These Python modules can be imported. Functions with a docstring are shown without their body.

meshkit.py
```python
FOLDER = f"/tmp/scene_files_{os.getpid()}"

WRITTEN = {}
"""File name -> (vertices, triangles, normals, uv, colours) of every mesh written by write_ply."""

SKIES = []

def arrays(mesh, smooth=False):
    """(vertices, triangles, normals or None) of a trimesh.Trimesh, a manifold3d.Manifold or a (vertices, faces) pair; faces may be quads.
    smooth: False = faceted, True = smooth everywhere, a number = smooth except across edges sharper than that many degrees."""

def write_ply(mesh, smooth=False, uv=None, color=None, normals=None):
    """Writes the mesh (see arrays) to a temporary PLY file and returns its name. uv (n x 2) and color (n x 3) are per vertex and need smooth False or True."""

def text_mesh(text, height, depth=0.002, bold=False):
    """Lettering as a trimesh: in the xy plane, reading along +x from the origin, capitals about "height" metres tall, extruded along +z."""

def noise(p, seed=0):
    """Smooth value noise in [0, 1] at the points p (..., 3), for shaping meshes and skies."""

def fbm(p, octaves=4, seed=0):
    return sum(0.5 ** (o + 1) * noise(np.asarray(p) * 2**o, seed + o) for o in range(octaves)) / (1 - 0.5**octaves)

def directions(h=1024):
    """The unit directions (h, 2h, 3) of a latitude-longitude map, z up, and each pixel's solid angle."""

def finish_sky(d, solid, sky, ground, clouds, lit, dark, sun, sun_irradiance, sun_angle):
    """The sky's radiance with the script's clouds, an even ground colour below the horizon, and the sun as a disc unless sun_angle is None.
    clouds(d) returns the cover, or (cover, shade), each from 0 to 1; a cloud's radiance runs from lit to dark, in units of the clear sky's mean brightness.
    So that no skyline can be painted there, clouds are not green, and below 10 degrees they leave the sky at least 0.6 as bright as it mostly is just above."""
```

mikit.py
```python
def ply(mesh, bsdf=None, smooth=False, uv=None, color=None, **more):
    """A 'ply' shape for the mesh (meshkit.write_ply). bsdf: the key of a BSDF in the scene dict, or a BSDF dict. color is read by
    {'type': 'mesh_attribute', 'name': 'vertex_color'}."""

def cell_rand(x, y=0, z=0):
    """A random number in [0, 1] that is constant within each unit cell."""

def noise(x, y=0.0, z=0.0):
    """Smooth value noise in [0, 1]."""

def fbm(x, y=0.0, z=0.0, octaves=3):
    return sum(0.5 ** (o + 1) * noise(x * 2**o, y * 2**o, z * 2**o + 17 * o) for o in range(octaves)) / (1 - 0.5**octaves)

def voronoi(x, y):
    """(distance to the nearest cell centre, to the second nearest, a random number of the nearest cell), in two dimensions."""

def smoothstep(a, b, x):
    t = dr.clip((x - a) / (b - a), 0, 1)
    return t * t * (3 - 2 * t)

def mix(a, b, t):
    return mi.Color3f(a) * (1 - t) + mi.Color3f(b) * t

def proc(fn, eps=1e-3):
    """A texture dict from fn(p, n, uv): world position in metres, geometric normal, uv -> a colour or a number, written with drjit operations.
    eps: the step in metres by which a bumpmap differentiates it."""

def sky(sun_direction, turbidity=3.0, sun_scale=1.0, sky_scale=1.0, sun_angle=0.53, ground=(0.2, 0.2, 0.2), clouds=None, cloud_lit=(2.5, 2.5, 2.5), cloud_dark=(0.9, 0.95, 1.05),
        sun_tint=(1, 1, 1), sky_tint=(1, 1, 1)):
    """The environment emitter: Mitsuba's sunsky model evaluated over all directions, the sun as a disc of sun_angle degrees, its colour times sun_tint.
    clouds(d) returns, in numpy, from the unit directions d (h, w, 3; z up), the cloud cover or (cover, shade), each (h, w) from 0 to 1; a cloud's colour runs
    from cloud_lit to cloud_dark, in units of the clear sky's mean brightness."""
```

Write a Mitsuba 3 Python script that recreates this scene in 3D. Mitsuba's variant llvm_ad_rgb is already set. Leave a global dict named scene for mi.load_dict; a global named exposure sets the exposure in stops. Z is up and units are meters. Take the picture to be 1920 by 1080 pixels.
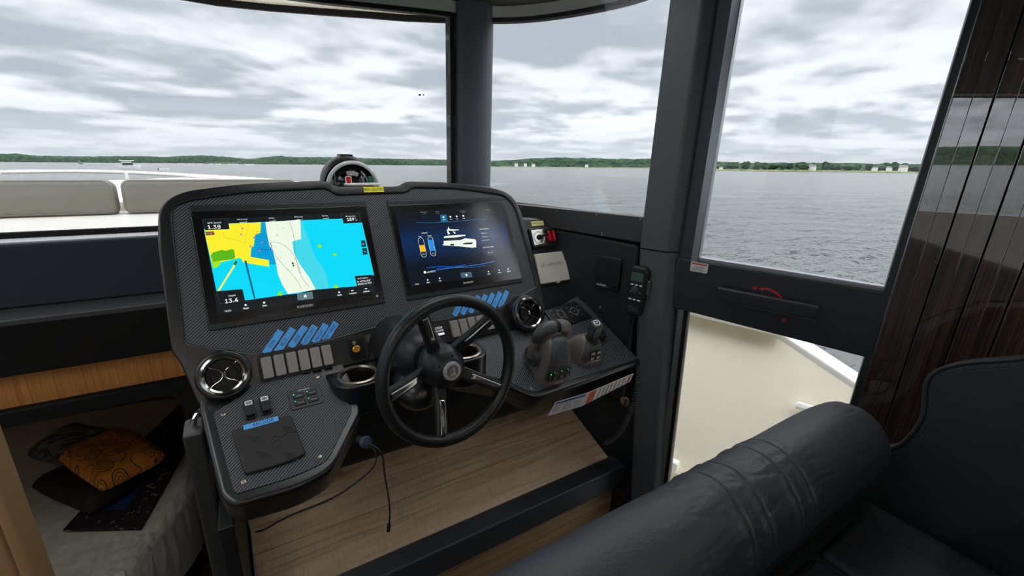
import math, random
import numpy as np, trimesh, mitsuba as mi, drjit as dr, mikit, meshkit
from mikit import proc, noise, fbm, voronoi, cell_rand, smoothstep, mix
from shapely.geometry import Polygon, LineString, Point
from shapely.ops import unary_union

random.seed(7)
R = np.random.default_rng(7)
T = mi.ScalarTransform4f
scene, labels = {}, {}
A3 = lambda *v: np.array(v, float)
nrm = lambda v: np.asarray(v, float) / np.linalg.norm(v)

# ------------------------------------------------------------------ boat trim and camera
# The cabin is modelled in boat axes (X starboard, Y forward, Z up); the boat rides a little bow-up,
# so every boat vertex is turned about the eye point into gravity axes, in which the water is level.
EYE = A3(0, 0, 1.6)
UP = nrm([-.0076, .0380, .99925])
_x = nrm(A3(1, 0, 0) - UP[0] * UP)
RW = np.stack([_x, np.cross(UP, _x), UP])
W = lambda p: (np.asarray(p, float) - EYE) @ RW.T + EYE
cam_up, cam_fwd = RW @ A3(0.1273842, 0.2708718, 0.9541497), RW @ A3(0.5066525, 0.8092412, -0.2973749)
scene['camera'] = {'type': 'perspective', 'fov': 2 * math.degrees(math.atan(960 / 820.0)), 'fov_axis': 'x', 'near_clip': 0.02, 'far_clip': 20000.0,
                   'to_world': T().look_at(origin=EYE.tolist(), target=(EYE + cam_fwd).tolist(), up=cam_up.tolist())}
exposure = 2.87

# ------------------------------------------------------------------ sky: broken stratocumulus under an even overcast
def clouds(d):
    z = np.maximum(d[..., 2], 0.0)
    k = 1.0 / (z + 0.10)
    p = np.stack([d[..., 0] * k, d[..., 1] * k, 0 * z], -1)
    q = p + 0.35 * np.stack([meshkit.fbm(p * 1.1 + 9, 3, 5), meshkit.fbm(p * 1.1 + 4, 3, 6), 0 * z], -1)
    big = meshkit.fbm(q * A3(.75, .95, 1), 5, 1)
    fine = meshkit.fbm(q * A3(2.6, 3.2, 1) + 7, 5, 2)
    s = 1.35 * (big - .5) + 1.0 * (fine - .5) + .5
    s = np.clip((s - .22) / .52, 0, 1)
    s = s * s * (3 - 2 * s)
    haze = np.clip(1 - z / .10, 0, 1)
    s = s * (1 - .75 * haze) + .62 * .75 * haze
    # an overcast sky is about three times as bright overhead as at the horizon
    up = np.clip((z - .26) / .6, 0, 1); up = up * up * (3 - 2 * up)
    return np.ones_like(z), (.805 + .195 * s) * (1 - up) + (.04 + .30 * s) * up

scene['sky'] = mikit.sky((-0.5, 0.6, 0.62), turbidity=4.0, sun_scale=0.0, sky_scale=1.0, ground=(.16, .17, .17), clouds=clouds,
                         cloud_lit=(4.4, 4.4, 4.4), cloud_dark=(0.74, 0.83, 0.93))

# ------------------------------------------------------------------ helpers
def lin(r, g, b):
    return [((c / 255) / 12.92 if c / 255 <= .04045 else ((c / 255 + .055) / 1.055) ** 2.4) for c in (r, g, b)]

class Fr:
    """A local frame: x along u, y along v, z along the outward normal."""
    def __init__(s, o, u, v, n=None):
        s.o, s.u = A3(*o), nrm(u)
        n = np.cross(s.u, v) if n is None else n
        s.n = nrm(n); s.v = np.cross(s.n, s.u)
    def __call__(s, m):
        m = m.copy(); a = np.array(m.vertices)
        m.vertices = s.o + a[:, :1] * s.u + a[:, 1:2] * s.v + a[:, 2:3] * s.n
        return m
    def p(s, x, y, z=0):
        return s.o + x * s.u + y * s.v + z * s.n
    def at(s, x, y, z=0, rot=0, tilt=0):
        c, q = math.cos(rot), math.sin(rot)
        u = c * s.u + q * s.v; v = -q * s.u + c * s.v
        n = s.n
        if tilt:
            v, n = math.cos(tilt) * v + math.sin(tilt) * n, math.cos(tilt) * n - math.sin(tilt) * v
        return Fr(s.p(x, y, z), u, v, n)

BOAT = Fr((0, 0, 0), (1, 0, 0), (0, 1, 0))

def cat(*ms):
    ms = [m for m in ms if m is not None]
    return trimesh.util.concatenate(ms) if len(ms) > 1 else ms[0]

def add(key, mesh, mat, fr=BOAT, label=None, category=None, group=None, kind=None, smooth=35, uv=None, color=None, world=False, **more):
    if uv is True:
        uv = np.array(mesh.vertices)[:, :2]
    m = mesh if world else fr(mesh)
    if not world:
        m.vertices = W(m.vertices)
    if uv is not None or color is not None:
        smooth = True if smooth is True else False
    scene[key] = mikit.ply(m, mat, smooth=smooth, uv=uv, color=color, **more)
    if label or kind:
        tag(key, label, category, group, kind)
    return key

def tag(key, label=None, category=None, group=None, kind=None):
    labels[key] = {k: v for k, v in (('label', label), ('category', category), ('group', group), ('kind', kind)) if v}
    return key

_n = {}
def num(name):
    _n[name] = _n.get(name, -1) + 1
    return name if _n[name] == 0 else f'{name}_{_n[name]:03d}'

def offs(pts, d):
    """Inward mitre offset of a counter-clockwise outline."""
    p = np.asarray(pts, float); a = p - np.roll(p, 1, 0); b = np.roll(p, -1, 0) - p
    a /= np.linalg.norm(a, axis=1, keepdims=True) + 1e-12; b /= np.linalg.norm(b, axis=1, keepdims=True) + 1e-12
    na, nb = np.c_[-a[:, 1], a[:, 0]], np.c_[-b[:, 1], b[:, 0]]
    m = na + nb; m /= np.maximum((m * na).sum(1, keepdims=True), .35)
    return p + d * m

def ccw(p):
    p = np.asarray(p, float)
    s = np.sum(p[:, 0] * np.roll(p[:, 1], -1) - np.roll(p[:, 0], -1) * p[:, 1])
    return p if s > 0 else p[::-1]

def cap(outer, holes, z, up=True):
    v, f = trimesh.creation.triangulate_polygon(Polygon(outer, holes), engine='earcut')
    f = np.asarray(f); v = np.asarray(v)
    a, b, c = v[f[:, 0]], v[f[:, 1]], v[f[:, 2]]
    area = (b[:, 0] - a[:, 0]) * (c[:, 1] - a[:, 1]) - (b[:, 1] - a[:, 1]) * (c[:, 0] - a[:, 0])
    f = np.where((area > 0)[:, None] == up, f, f[:, ::-1])
    return trimesh.Trimesh(np.c_[v, np.full(len(v), z)], f, process=False)

def wall(rings):
    n = len(rings[0]); V = np.vstack(rings); F = []
    for i in range(len(rings) - 1):
        for j in range(n):
            k = (j + 1) % n; a, b, c, d = i * n + j, i * n + k, (i + 1) * n + k, (i + 1) * n + j
            F += [(a, b, c), (a, c, d)]
    return trimesh.Trimesh(V, F, process=False)

def slab(pts, z0, z1, b=0.0, bb=0.0, holes=(), steps=3, taper=0.0, bottom=True):
    """An outline extruded from z0 to z1 with rounded upper (b) and lower (bb) edges; taper: inset of the lower edge."""
    def prof():
        out = []
        if bb > 0:
            out += [(bb * (1 - math.sin(t)), z0 + bb * (1 - math.cos(t))) for t in np.linspace(0, math.pi / 2, steps + 1)]
        else:
            out += [(0, z0)]
        if b > 0:
            out += [(b * (1 - math.cos(t)), z1 - b + b * math.sin(t)) for t in np.linspace(0, math.pi / 2, steps + 1)]
        else:
            out += [(0, z1)]
        return out
    pr = prof(); P = ccw(pts); H = [ccw(h)[::-1] for h in holes]; ms = []
    tp = lambda z: taper * (z1 - z) / max(z1 - z0, 1e-9)
    for ring in [P] + H:
        ms.append(wall([np.c_[offs(ring, d + tp(z)), np.full(len(ring), z)] for d, z in pr]))
    d1, d0 = pr[-1][0], pr[0][0] + tp(z0)
    ms.append(cap(offs(P, d1), [offs(h, d1) for h in H], z1, True))
    if bottom:
        ms.append(cap(offs(P, d0), [offs(h, d0) for h in H], z0, False))
    m = cat(*ms); m.merge_vertices(digits_vertex=7)
    return m

def rrect(w, h, r, n=5, cx=0.0, cy=0.0):
    r = min(r, w / 2 - 1e-6, h / 2 - 1e-6); out = []
    for (sx, sy, a0) in ((1, 1, 0), (-1, 1, 90), (-1, -1, 180), (1, -1, 270)):
        for t in np.linspace(0, 90, n + 1):
            a = math.radians(a0 + t); out.append((cx + sx * (w / 2 - r) + r * math.cos(a), cy + sy * (h / 2 - r) + r * math.sin(a)))
    return np.array(out)

def circle(r, n=40, cx=0.0, cy=0.0):
    a = np.arange(n) * 2 * math.pi / n
    return np.c_[cx + r * np.cos(a), cy + r * np.sin(a)]

def rect(x0, y0, x1, y1):
    return np.array([(x0, y0), (x1, y0), (x1, y1), (x0, y1)], float)

def fillet(pts, r, n=4):
    """The outline with its corners rounded (r a number or one per corner)."""
    p = np.asarray(pts, float); k = len(p); r = [r] * k if np.isscalar(r) else r; out = []
    for i in range(k):
        a, c, b = p[i - 1], p[i], p[(i + 1) % k]
        e, f = a - c, b - c; le, lf = np.linalg.norm(e), np.linalg.norm(f)
        t = min(r[i], le * .48, lf * .48)
        if t < 1e-5:
            out.append(c); continue
        s, q = c + e / le * t, c + f / lf * t
        for w in np.linspace(0, 1, n + 1):
            out.append((1 - w) ** 2 * s + 2 * w * (1 - w) * c + w * w * q)
    return np.array(out)

def spline(pts, n=40):
    from scipy.interpolate import CubicSpline
    p = np.asarray(pts, float); t = np.r_[0, np.cumsum(np.linalg.norm(np.diff(p, axis=0), axis=1))]
    return CubicSpline(t, p)(np.linspace(0, t[-1], n))

def box(x0, x1, y0, y1, z0, z1, b=0.0):
    return slab(rect(x0, y0, x1, y1) if b <= 0 else rrect(x1 - x0, y1 - y0, b, 3, (x0 + x1) / 2, (y0 + y1) / 2), z0, z1, b, b)

def tube(pts, r, n=10, caps=True):
    p = np.asarray(pts, float); k = len(p); r = np.broadcast_to(r, (k,))
    t = np.gradient(p, axis=0); t /= np.linalg.norm(t, axis=1, keepdims=True) + 1e-12
    a = np.cross(t[0], [0, 0, 1.0] if abs(t[0][2]) < .9 else [1.0, 0, 0]); a /= np.linalg.norm(a)
    rings = []
    for i in range(k):
        a = a - (a @ t[i]) * t[i]; a /= np.linalg.norm(a); b = np.cross(t[i], a)
        ang = np.arange(n) * 2 * math.pi / n
        rings.append(p[i] + r[i] * (np.cos(ang)[:, None] * a + np.sin(ang)[:, None] * b))
    m = wall(rings)
    if caps:
        V = np.vstack([m.vertices, p[0], p[-1]]); o = (k - 1) * n
        F = [(j2, j, k * n) for j, j2 in ((j, (j + 1) % n) for j in range(n))] + [(o + j, o + (j + 1) % n, k * n + 1) for j in range(n)]
        m = trimesh.Trimesh(V, np.vstack([m.faces, F]), process=False)
    return m

def lathe(prof, n=48):
    """prof: (radius, z) from one end to the other, turned about z."""
    a = np.arange(n) * 2 * math.pi / n
    m = wall([np.c_[r * np.cos(a), r * np.sin(a), np.full(n, z)] for r, z in prof])
    m.merge_vertices(digits_vertex=8); m.update_faces(m.nondegenerate_faces())
    m.fix_normals()
    return m

def torus(Rr, r, n=96, k=20, sq=1.0):
    a = np.arange(n) * 2 * math.pi / n; b = np.arange(k) * 2 * math.pi / k
    V = np.array([[(Rr + r * math.cos(t)) * math.cos(s), (Rr + r * math.cos(t)) * math.sin(s), sq * r * math.sin(t)] for s in a for t in b])
    F = []
    for i in range(n):
        for j in range(k):
            p, q, s, t = i * k + j, ((i + 1) % n) * k + j, ((i + 1) % n) * k + (j + 1) % k, i * k + (j + 1) % k
            F += [(p, q, s), (p, s, t)]
    return trimesh.Trimesh(V, F, process=False)

def ball(rx, ry=None, rz=None, sub=3):
    m = trimesh.creation.icosphere(sub); m.vertices = m.vertices * A3(rx, ry or rx, rz or rx)
    return m

def mv(m, x=0, y=0, z=0):
    m = m.copy(); m.vertices = np.array(m.vertices) + A3(x, y, z); return m

def rotm(m, axis, deg):
    m = m.copy(); m.apply_transform(trimesh.transformations.rotation_matrix(math.radians(deg), axis)); return m

def text(s, h, x=0, y=0, z=0, rot=0, depth=.0003, bold=False, center=True, sx=1.0):
    m = meshkit.text_mesh(s, h, depth, bold)
    v = np.array(m.vertices); v[:, 0] *= sx
    if center:
        v[:, 0] -= (v[:, 0].min() + v[:, 0].max()) / 2
    v[:, 1] -= h / 2
    c, q = math.cos(rot), math.sin(rot)
    m.vertices = np.c_[x + c * v[:, 0] - q * v[:, 1], y + q * v[:, 0] + c * v[:, 1], v[:, 2] + z]
    return m

def line(pts, w, z):
    g = LineString(pts).buffer(w / 2, cap_style=1, join_style=1, quad_segs=3)
    return flat(g, z)

def flat(g, z):
    if not isinstance(g, Polygon):
        if hasattr(g, 'geoms'):
            return cat(*[flat(x, z) for x in g.geoms])
        g = Polygon(g)
    return cap(np.array(g.exterior.coords)[:-1], [np.array(i.coords)[:-1] for i in g.interiors], z)

# ------------------------------------------------------------------ materials
def mat(name, color, rough=.5, metal=0.0, spec=.5, coat=0.0, coat_gloss=.9, bump=None, bs=1.0, sheen=0.0, eps=1e-3):
    b = {'type': 'principled', 'base_color': color if isinstance(color, dict) else {'type': 'rgb', 'value': list(color)}, 'roughness': rough,
         'metallic': metal, 'specular': spec}
    if coat:
        b['clearcoat'] = coat; b['clearcoat_gloss'] = coat_gloss
    if sheen:
        b['sheen'] = sheen
    if bump is not None:
        b = {'type': 'bumpmap', 'arbitrary': proc(bump, eps), 'scale': bs, 'bsdf': b}
    scene[name] = {'type': 'twosided', 'bsdf': b}
    return name

def lacquer(name, color, alpha, ior, bump=None, bs=1.0, eps=1e-3):
    b = {'type': 'roughplastic', 'distribution': 'ggx', 'alpha': alpha, 'int_ior': ior, 'ext_ior': 1.0, 'nonlinear': False,
         'diffuse_reflectance': color if isinstance(color, dict) else {'type': 'rgb', 'value': list(color)}}
    if bump is not None:
        b = {'type': 'bumpmap', 'arbitrary': proc(bump, eps), 'scale': bs, 'bsdf': b}
    scene[name] = {'type': 'twosided', 'bsdf': b}
def grain(s, k=1.0):
    return lambda p, n, uv: k * (.7 * fbm(p.x * s, p.y * s, p.z * s, 3) + .3 * noise(p.x * s * 3.1, p.y * s * 3.1, p.z * s * 3.1))

lacquer('m_gloss_black', lin(24, 25, 28), .09, 1.65)
mat('m_matte_black', lin(24, 25, 27), .5)
mat('m_satin_black', lin(34, 36, 39), .38)
mat('m_deep_black', lin(14, 14, 15), .6, spec=.3)
mat('m_rubber', lin(36, 36, 36), .62, bump=grain(900), bs=.0002)
lacquer('m_leather', lin(52, 61, 73), .32, 1.85, grain(300), .0012)
lacquer('m_leather_soft', lin(44, 52, 61), .40, 1.65, grain(380), .0008)
lacquer('m_vinyl_grey', lin(92, 99, 107), .34, 2.0, grain(700), .0003)
mat('m_vinyl_navy', lin(42, 50, 63), .6, bump=grain(650), bs=.0003)
mat('m_pad_black', lin(33, 37, 43), .5, bump=grain(800), bs=.0002)
lacquer('m_grip', lin(40, 42, 44), .30, 1.9, grain(420), .0014)
mat('m_chrome', lin(200, 198, 192), .12, metal=1.0)
mat('m_brushed', lin(176, 166, 148), .32, metal=1.0)
mat('m_cup_steel', lin(96, 88, 76), .42, metal=1.0)
mat('m_alu', lin(170, 174, 180), .3, metal=1.0)
mat('m_grey_plastic', lin(112, 108, 105), .40)
mat('m_grey_dark', lin(70, 72, 75), .38)
mat('m_key_grey', lin(142, 138, 134), .5)
lacquer('m_pillar', lin(92, 100, 110), .30, 1.8, grain(500), .0003)
mat('m_door', lin(40, 43, 47), .42)
mat('m_tread', lin(66, 69, 72), .36)
mat('m_band', lin(62, 62, 63), .4)
mat('m_headliner', lin(44, 46, 48), .7)
mat('m_rim_grey', lin(190, 190, 186), .45)
mat('m_cream', lin(232, 226, 206), .35)
mat('m_white_gel', lin(236, 236, 232), .25, coat=.6)
mat('m_white_dash', lin(206, 208, 212), .35)
mat('m_cushion', lin(140, 139, 130), .7, bump=grain(300), bs=.0006)
mat('m_beige', lin(152, 120, 84), .55, bump=grain(300), bs=.0006)
mat('m_cover_beige', lin(205, 202, 192), .5)
mat('m_white_print', lin(225, 226, 226), .6)
mat('m_dark_print', lin(18, 18, 20), .6)
mat('m_grey_print', lin(120, 122, 124), .6)
mat('m_red', lin(190, 20, 30), .4)
mat('m_red_print', lin(225, 30, 35), .5)
mat('m_orange_print', lin(205, 95, 60), .55)
mat('m_blue_print', lin(52, 88, 160), .55)
mat('m_label_white', lin(214, 214, 214), .35)
mat('m_green_tag', lin(12, 92, 66), .4)
mat('m_yellow_label', lin(246, 238, 30), .5)
mat('m_yellow_pale', lin(205, 200, 120), .5)
mat('m_tape', lin(88, 178, 254), .38)
mat('m_tape_ink', lin(14, 34, 80), .5)
mat('m_blue_knob', lin(64, 74, 96), .4)
mat('m_white_boat', lin(235, 236, 238), .4)
mat('m_boat_dark', lin(46, 50, 58), .5)
mat('m_roof_grey', lin(120, 120, 120), .8)
mat('m_dark_floor', lin(60, 52, 44), .5)
mat('m_cabin_wall', lin(150, 135, 115), .6)
mat('m_saloon_wall', lin(196, 196, 194), .6)
mat('m_silver', lin(196, 198, 200), .35, metal=.35)

_a = math.radians(40); CA, SA = math.cos(_a), math.sin(_a)
def carbon_h(uv):
    s = (uv.x * SA - uv.y * CA) / .0054
    t = (uv.x * CA + uv.y * SA) / .0022
    f = s - dr.floor(s)
    g = t - dr.floor(t)
    return smoothstep(.08, .3, f) * (1 - smoothstep(.62, .9, f)), dr.abs(g - .5)
def carbon_c(p, n, uv):
    s, g = carbon_h(uv)
    return mix(lin(17, 18, 21), lin(104, 108, 116), s * (.8 + .4 * g))
def carbon_b(p, n, uv):
    s, g = carbon_h(uv)
    return s + .15 * g
scene['m_carbon'] = {'type': 'twosided', 'bsdf': {'type': 'bumpmap', 'arbitrary': proc(carbon_b, 2e-4), 'scale': .0005, 'bsdf': {
    'type': 'roughplastic', 'distribution': 'ggx', 'alpha': .24, 'int_ior': 1.55, 'ext_ior': 1.0, 'diffuse_reflectance': proc(carbon_c)}}}

def wood(name, c0, c1, c2, fx, fy, rough, coat=0.0, cross=0.0, bs=.0, lac=0):
    """Grain that runs along uv.x."""
    def h(uv):
        w = fbm(uv.x * fx * .35, uv.y * fy * .25, 3.0, 3)
        g = fbm(uv.x * fx, uv.y * fy + w * 6, 1.0, 4)
        return g, w
    def c(p, n, uv):
        g, w = h(uv)
        k = mix(c0, c1, smoothstep(.25, .75, g))
        k = mix(k, c2, .65 * smoothstep(.55, .85, fbm(uv.x * fx * .5, uv.y * fy * 2.3 + w * 4, 8.0, 3)))
        if cross:
            k = mix(k, c2, cross * smoothstep(.52, .8, fbm(uv.x * 520, uv.y * 55, 5.0, 2)))
            k = mix(k, c0, cross * smoothstep(.55, .85, fbm(uv.x * 50, uv.y * 520, 7.0, 2)))
        return k
    b = {'type': 'principled', 'base_color': proc(c), 'roughness': rough, 'specular': .5}
    if lac:
        b = {'type': 'plastic', 'int_ior': lac, 'ext_ior': 1.0, 'nonlinear': False, 'diffuse_reflectance': proc(c)}
    if bs:
        b = {'type': 'bumpmap', 'arbitrary': proc(lambda p, n, uv: .5 * fbm(uv.x * 240, uv.y * 26, 5.0, 2) + .5 * fbm(uv.x * 30, uv.y * 280, 7.0, 2), 4e-4), 'scale': bs, 'bsdf': b}
    scene[name] = {'type': 'twosided', 'bsdf': b}
wood('m_wood_step', lin(214, 190, 158), lin(194, 168, 136), lin(150, 126, 100), 5, 70, .36, cross=.28, bs=.0006)
wood('m_wood_low', lin(190, 160, 120), lin(168, 134, 94), lin(120, 90, 60), 2.5, 90, .5)
wood('m_wood_warm', lin(200, 140, 78), lin(184, 122, 62), lin(150, 92, 44), 3.0, 170, .42)
wood('m_wood_dark', lin(34, 25, 21), lin(54, 40, 33), lin(88, 68, 54), 1.6, 190, .010, lac=3.4)

def quilt_c(p, n, uv):
    return mix(lin(176, 172, 160), lin(206, 202, 190), fbm(uv.x * 30, uv.y * 30, 0, 3))
scene['m_quilt'] = {'type': 'twosided', 'bsdf': {'type': 'bumpmap', 'arbitrary': proc(lambda p, n, uv: dr.abs(dr.sin(uv.x * 90)) * dr.abs(dr.sin(uv.y * 60))), 'scale': .004,
                    'bsdf': {'type': 'principled', 'base_color': proc(quilt_c), 'roughness': .85, 'specular': .2}}}
def rosette_c(p, n, uv):
    f, s, r = voronoi(uv.x * 17, uv.y * 17)
    rings = smoothstep(.0, .25, dr.sin(f * 46)) * (1 - smoothstep(.42, .5, f))
    edge = smoothstep(.40, .44, f) * (1 - smoothstep(.47, .51, f))
    return mix(mix(lin(206, 132, 42), lin(186, 110, 36), fbm(uv.x * 40, uv.y * 40, 0, 2)), lin(92, 48, 20), dr.clip(.75 * rings * dr.select(r > .35, 1.0, 0.0) + edge, 0, 1))
scene['m_rosette'] = {'type': 'twosided', 'bsdf': {'type': 'principled', 'base_color': proc(rosette_c), 'roughness': .8, 'sheen': .3}}
mat('m_runner_blue', lin(20, 48, 92), .7)
mat('m_runner_border', proc(lambda p, n, uv: mix(lin(26, 18, 22), lin(120, 96, 88), smoothstep(.66, .74, fbm(p.x * 60, p.y * 60, p.z * 60, 2)))), .75)
mat('m_pillow_dark', lin(30, 25, 24), .7)
mat('m_pillow_grey', proc(lambda p, n, uv: mix(lin(60, 60, 54), lin(104, 104, 96), smoothstep(.4, .7, noise(p.x * 20, p.y * 120, p.z * 60)))), .7)

scene['m_glass'] = {'type': 'thindielectric', 'int_ior': 1.5, 'ext_ior': 1.0}
scene['m_dome'] = {'type': 'thindielectric', 'int_ior': 1.45, 'ext_ior': 1.0}

def water_b(p, n, uv):
    a = fbm(p.x * 1.6 + .6 * p.y, p.y * 2.4 - .5 * p.x, 0.0, 4)
    b = fbm(p.x * 7 + 2 * p.y, p.y * 9 - 2 * p.x, 3.0, 3)
    return .16 * a + .035 * b
scene['m_water'] = {'type': 'twosided', 'bsdf': {'type': 'bumpmap', 'arbitrary': proc(water_b, .02), 'scale': 1.0,
                    'bsdf': {'type': 'principled', 'base_color': {'type': 'rgb', 'value': lin(80, 85, 85)}, 'roughness': .12, 'specular': .5}}}
def leaf_c(a, b, s):
    return lambda p, n, uv: mix(lin(*a), lin(*b), smoothstep(.3, .7, fbm(p.x * s, p.y * s, p.z * s, 3)))
mat('m_forest', proc(leaf_c((34, 54, 44), (62, 86, 62), .2)), .9, spec=.1)
mat('m_tree', proc(leaf_c((34, 54, 44), (62, 86, 62), .7)), .9, spec=.1)
mat('m_tree_pale', proc(leaf_c((50, 72, 58), (78, 100, 74), .7)), .9, spec=.1)
mat('m_marsh', proc(leaf_c((96, 106, 72), (122, 128, 94), .3)), .9, spec=.1)
mat('m_trunk', lin(60, 52, 46), .9)

def emit(rgb, k=1.0):
    return {'type': 'area', 'radiance': {'type': 'rgb', 'value': [k * c for c in rgb]}}
# ================================================================== water, shores
ZW = -1.2
def polar(rad, n, z):
    az = np.arange(n) * 2 * math.pi / n
    rr, aa = np.meshgrid(rad, az, indexing='ij')
    return rr * np.sin(aa), rr * np.cos(aa)
def grid_faces(a, b, closed=True):
    i, j = np.meshgrid(np.arange(a - 1), np.arange(b if closed else b - 1), indexing='ij')
    p, q = i * b + j, i * b + (j + 1) % b
    f = np.stack([p, q, q + b, p + b], -1).reshape(-1, 4)
    return np.vstack([f[:, [0, 2, 1]], f[:, [0, 3, 2]]])
def sea():
    rad = np.r_[np.geomspace(3.0, 300, 300), np.geomspace(330, 9000, 14)]
    x, y = polar(rad, 1000, 0)
    def wave(x, y):
        h = 0
        for i, (L, a, th) in enumerate(((5.2, .035, .4), (3.1, .034, .9), (1.9, .028, .1), (1.25, .020, 1.3), (.8, .012, .6))):
            ph = 2.2 * meshkit.noise(np.stack([x / L * .45, y / L * .45, 0 * x + i], -1), 20 + i) * 2 * math.pi
            am = meshkit.noise(np.stack([x / L * .22 + 50, y / L * .22, 0 * x], -1), 40 + i)
            h = h + a * (1.6 * am) * (1 - 2 * np.abs(np.sin((x * math.sin(th) + y * math.cos(th)) * math.pi / L + ph * .5)))
        return h
    r = np.hypot(x, y)
    z = ZW + wave(x, y) * np.clip(1.25 - r / 160, 0, 1)
    return trimesh.Trimesh(np.stack([x, y, z], -1).reshape(-1, 3), grid_faces(len(rad), 1000), process=False)
add('water', sea(), 'm_water', world=True, smooth=True, label='grey rippled water of the wide bay outside the windows', kind='stuff')

AZ = {'ridge1': [[-16.755, 0.557], [-15.841, 0.621], [-14.939, 0.466], [-11.94, 0.432], [-8.187, 0.548], [-5.738, 0.515], [-4.43, 0.614], [-2.627, 0.699], [-0.769, 0.623], [1.651, 0.383]], 'ridge2': [[0.122, 0.088], [1.659, 0.438], [4.279, 0.759], [6.423, 0.675], [9.231, 0.714], [13.348, 0.646], [17.044, 0.596], [20.874, 0.604], [23.351, 0.564]], 'ridge3': [[28.663, 0.483], [31.478, 0.57], [34.156, 0.783], [36.818, 0.929], [39.464, 0.881], [43.367, 0.839], [45.913, 0.788], [48.27, 0.86]], 'ridge4': [[55.884, 0.47], [58.774, 0.426], [61.866, 0.44], [65.703, 0.457], [68.379, 0.416], [70.882, 0.376], [73.283, 0.387]], 'trees': [[56.161, 0.471], [57.416, 0.535], [58.743, 0.655], [59.801, 0.601], [60.745, 0.492], [61.347, 0.55], [62.372, 0.387], [62.945, 0.5], [64.181, 0.614], [64.999, 0.508], [66.133, 0.618], [66.961, 0.515], [67.938, 0.466], [68.807, 0.418], [69.721, 0.472], [70.469, 0.424], [70.925, 0.576], [71.638, 0.577], [72.356, 0.481], [72.908, 0.386]], 'houses': [[64.993, -0.032], [72.265, -0.06], [71.284, -0.071], [70.152, -0.083], [56.242, -0.176], [32.02, 0.057], [33.163, 0.066], [34.172, 0.01], [40.821, -0.002]], 'cruiser': [[-8.602, -0.248]], 'sail': [[-12.054, -0.177]], 'dinghy': [[-6.03, -0.488]]}
def pol(az, d, z=0):
    a = math.radians(az); return A3(d * math.sin(a), d * math.cos(a), z)
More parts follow.
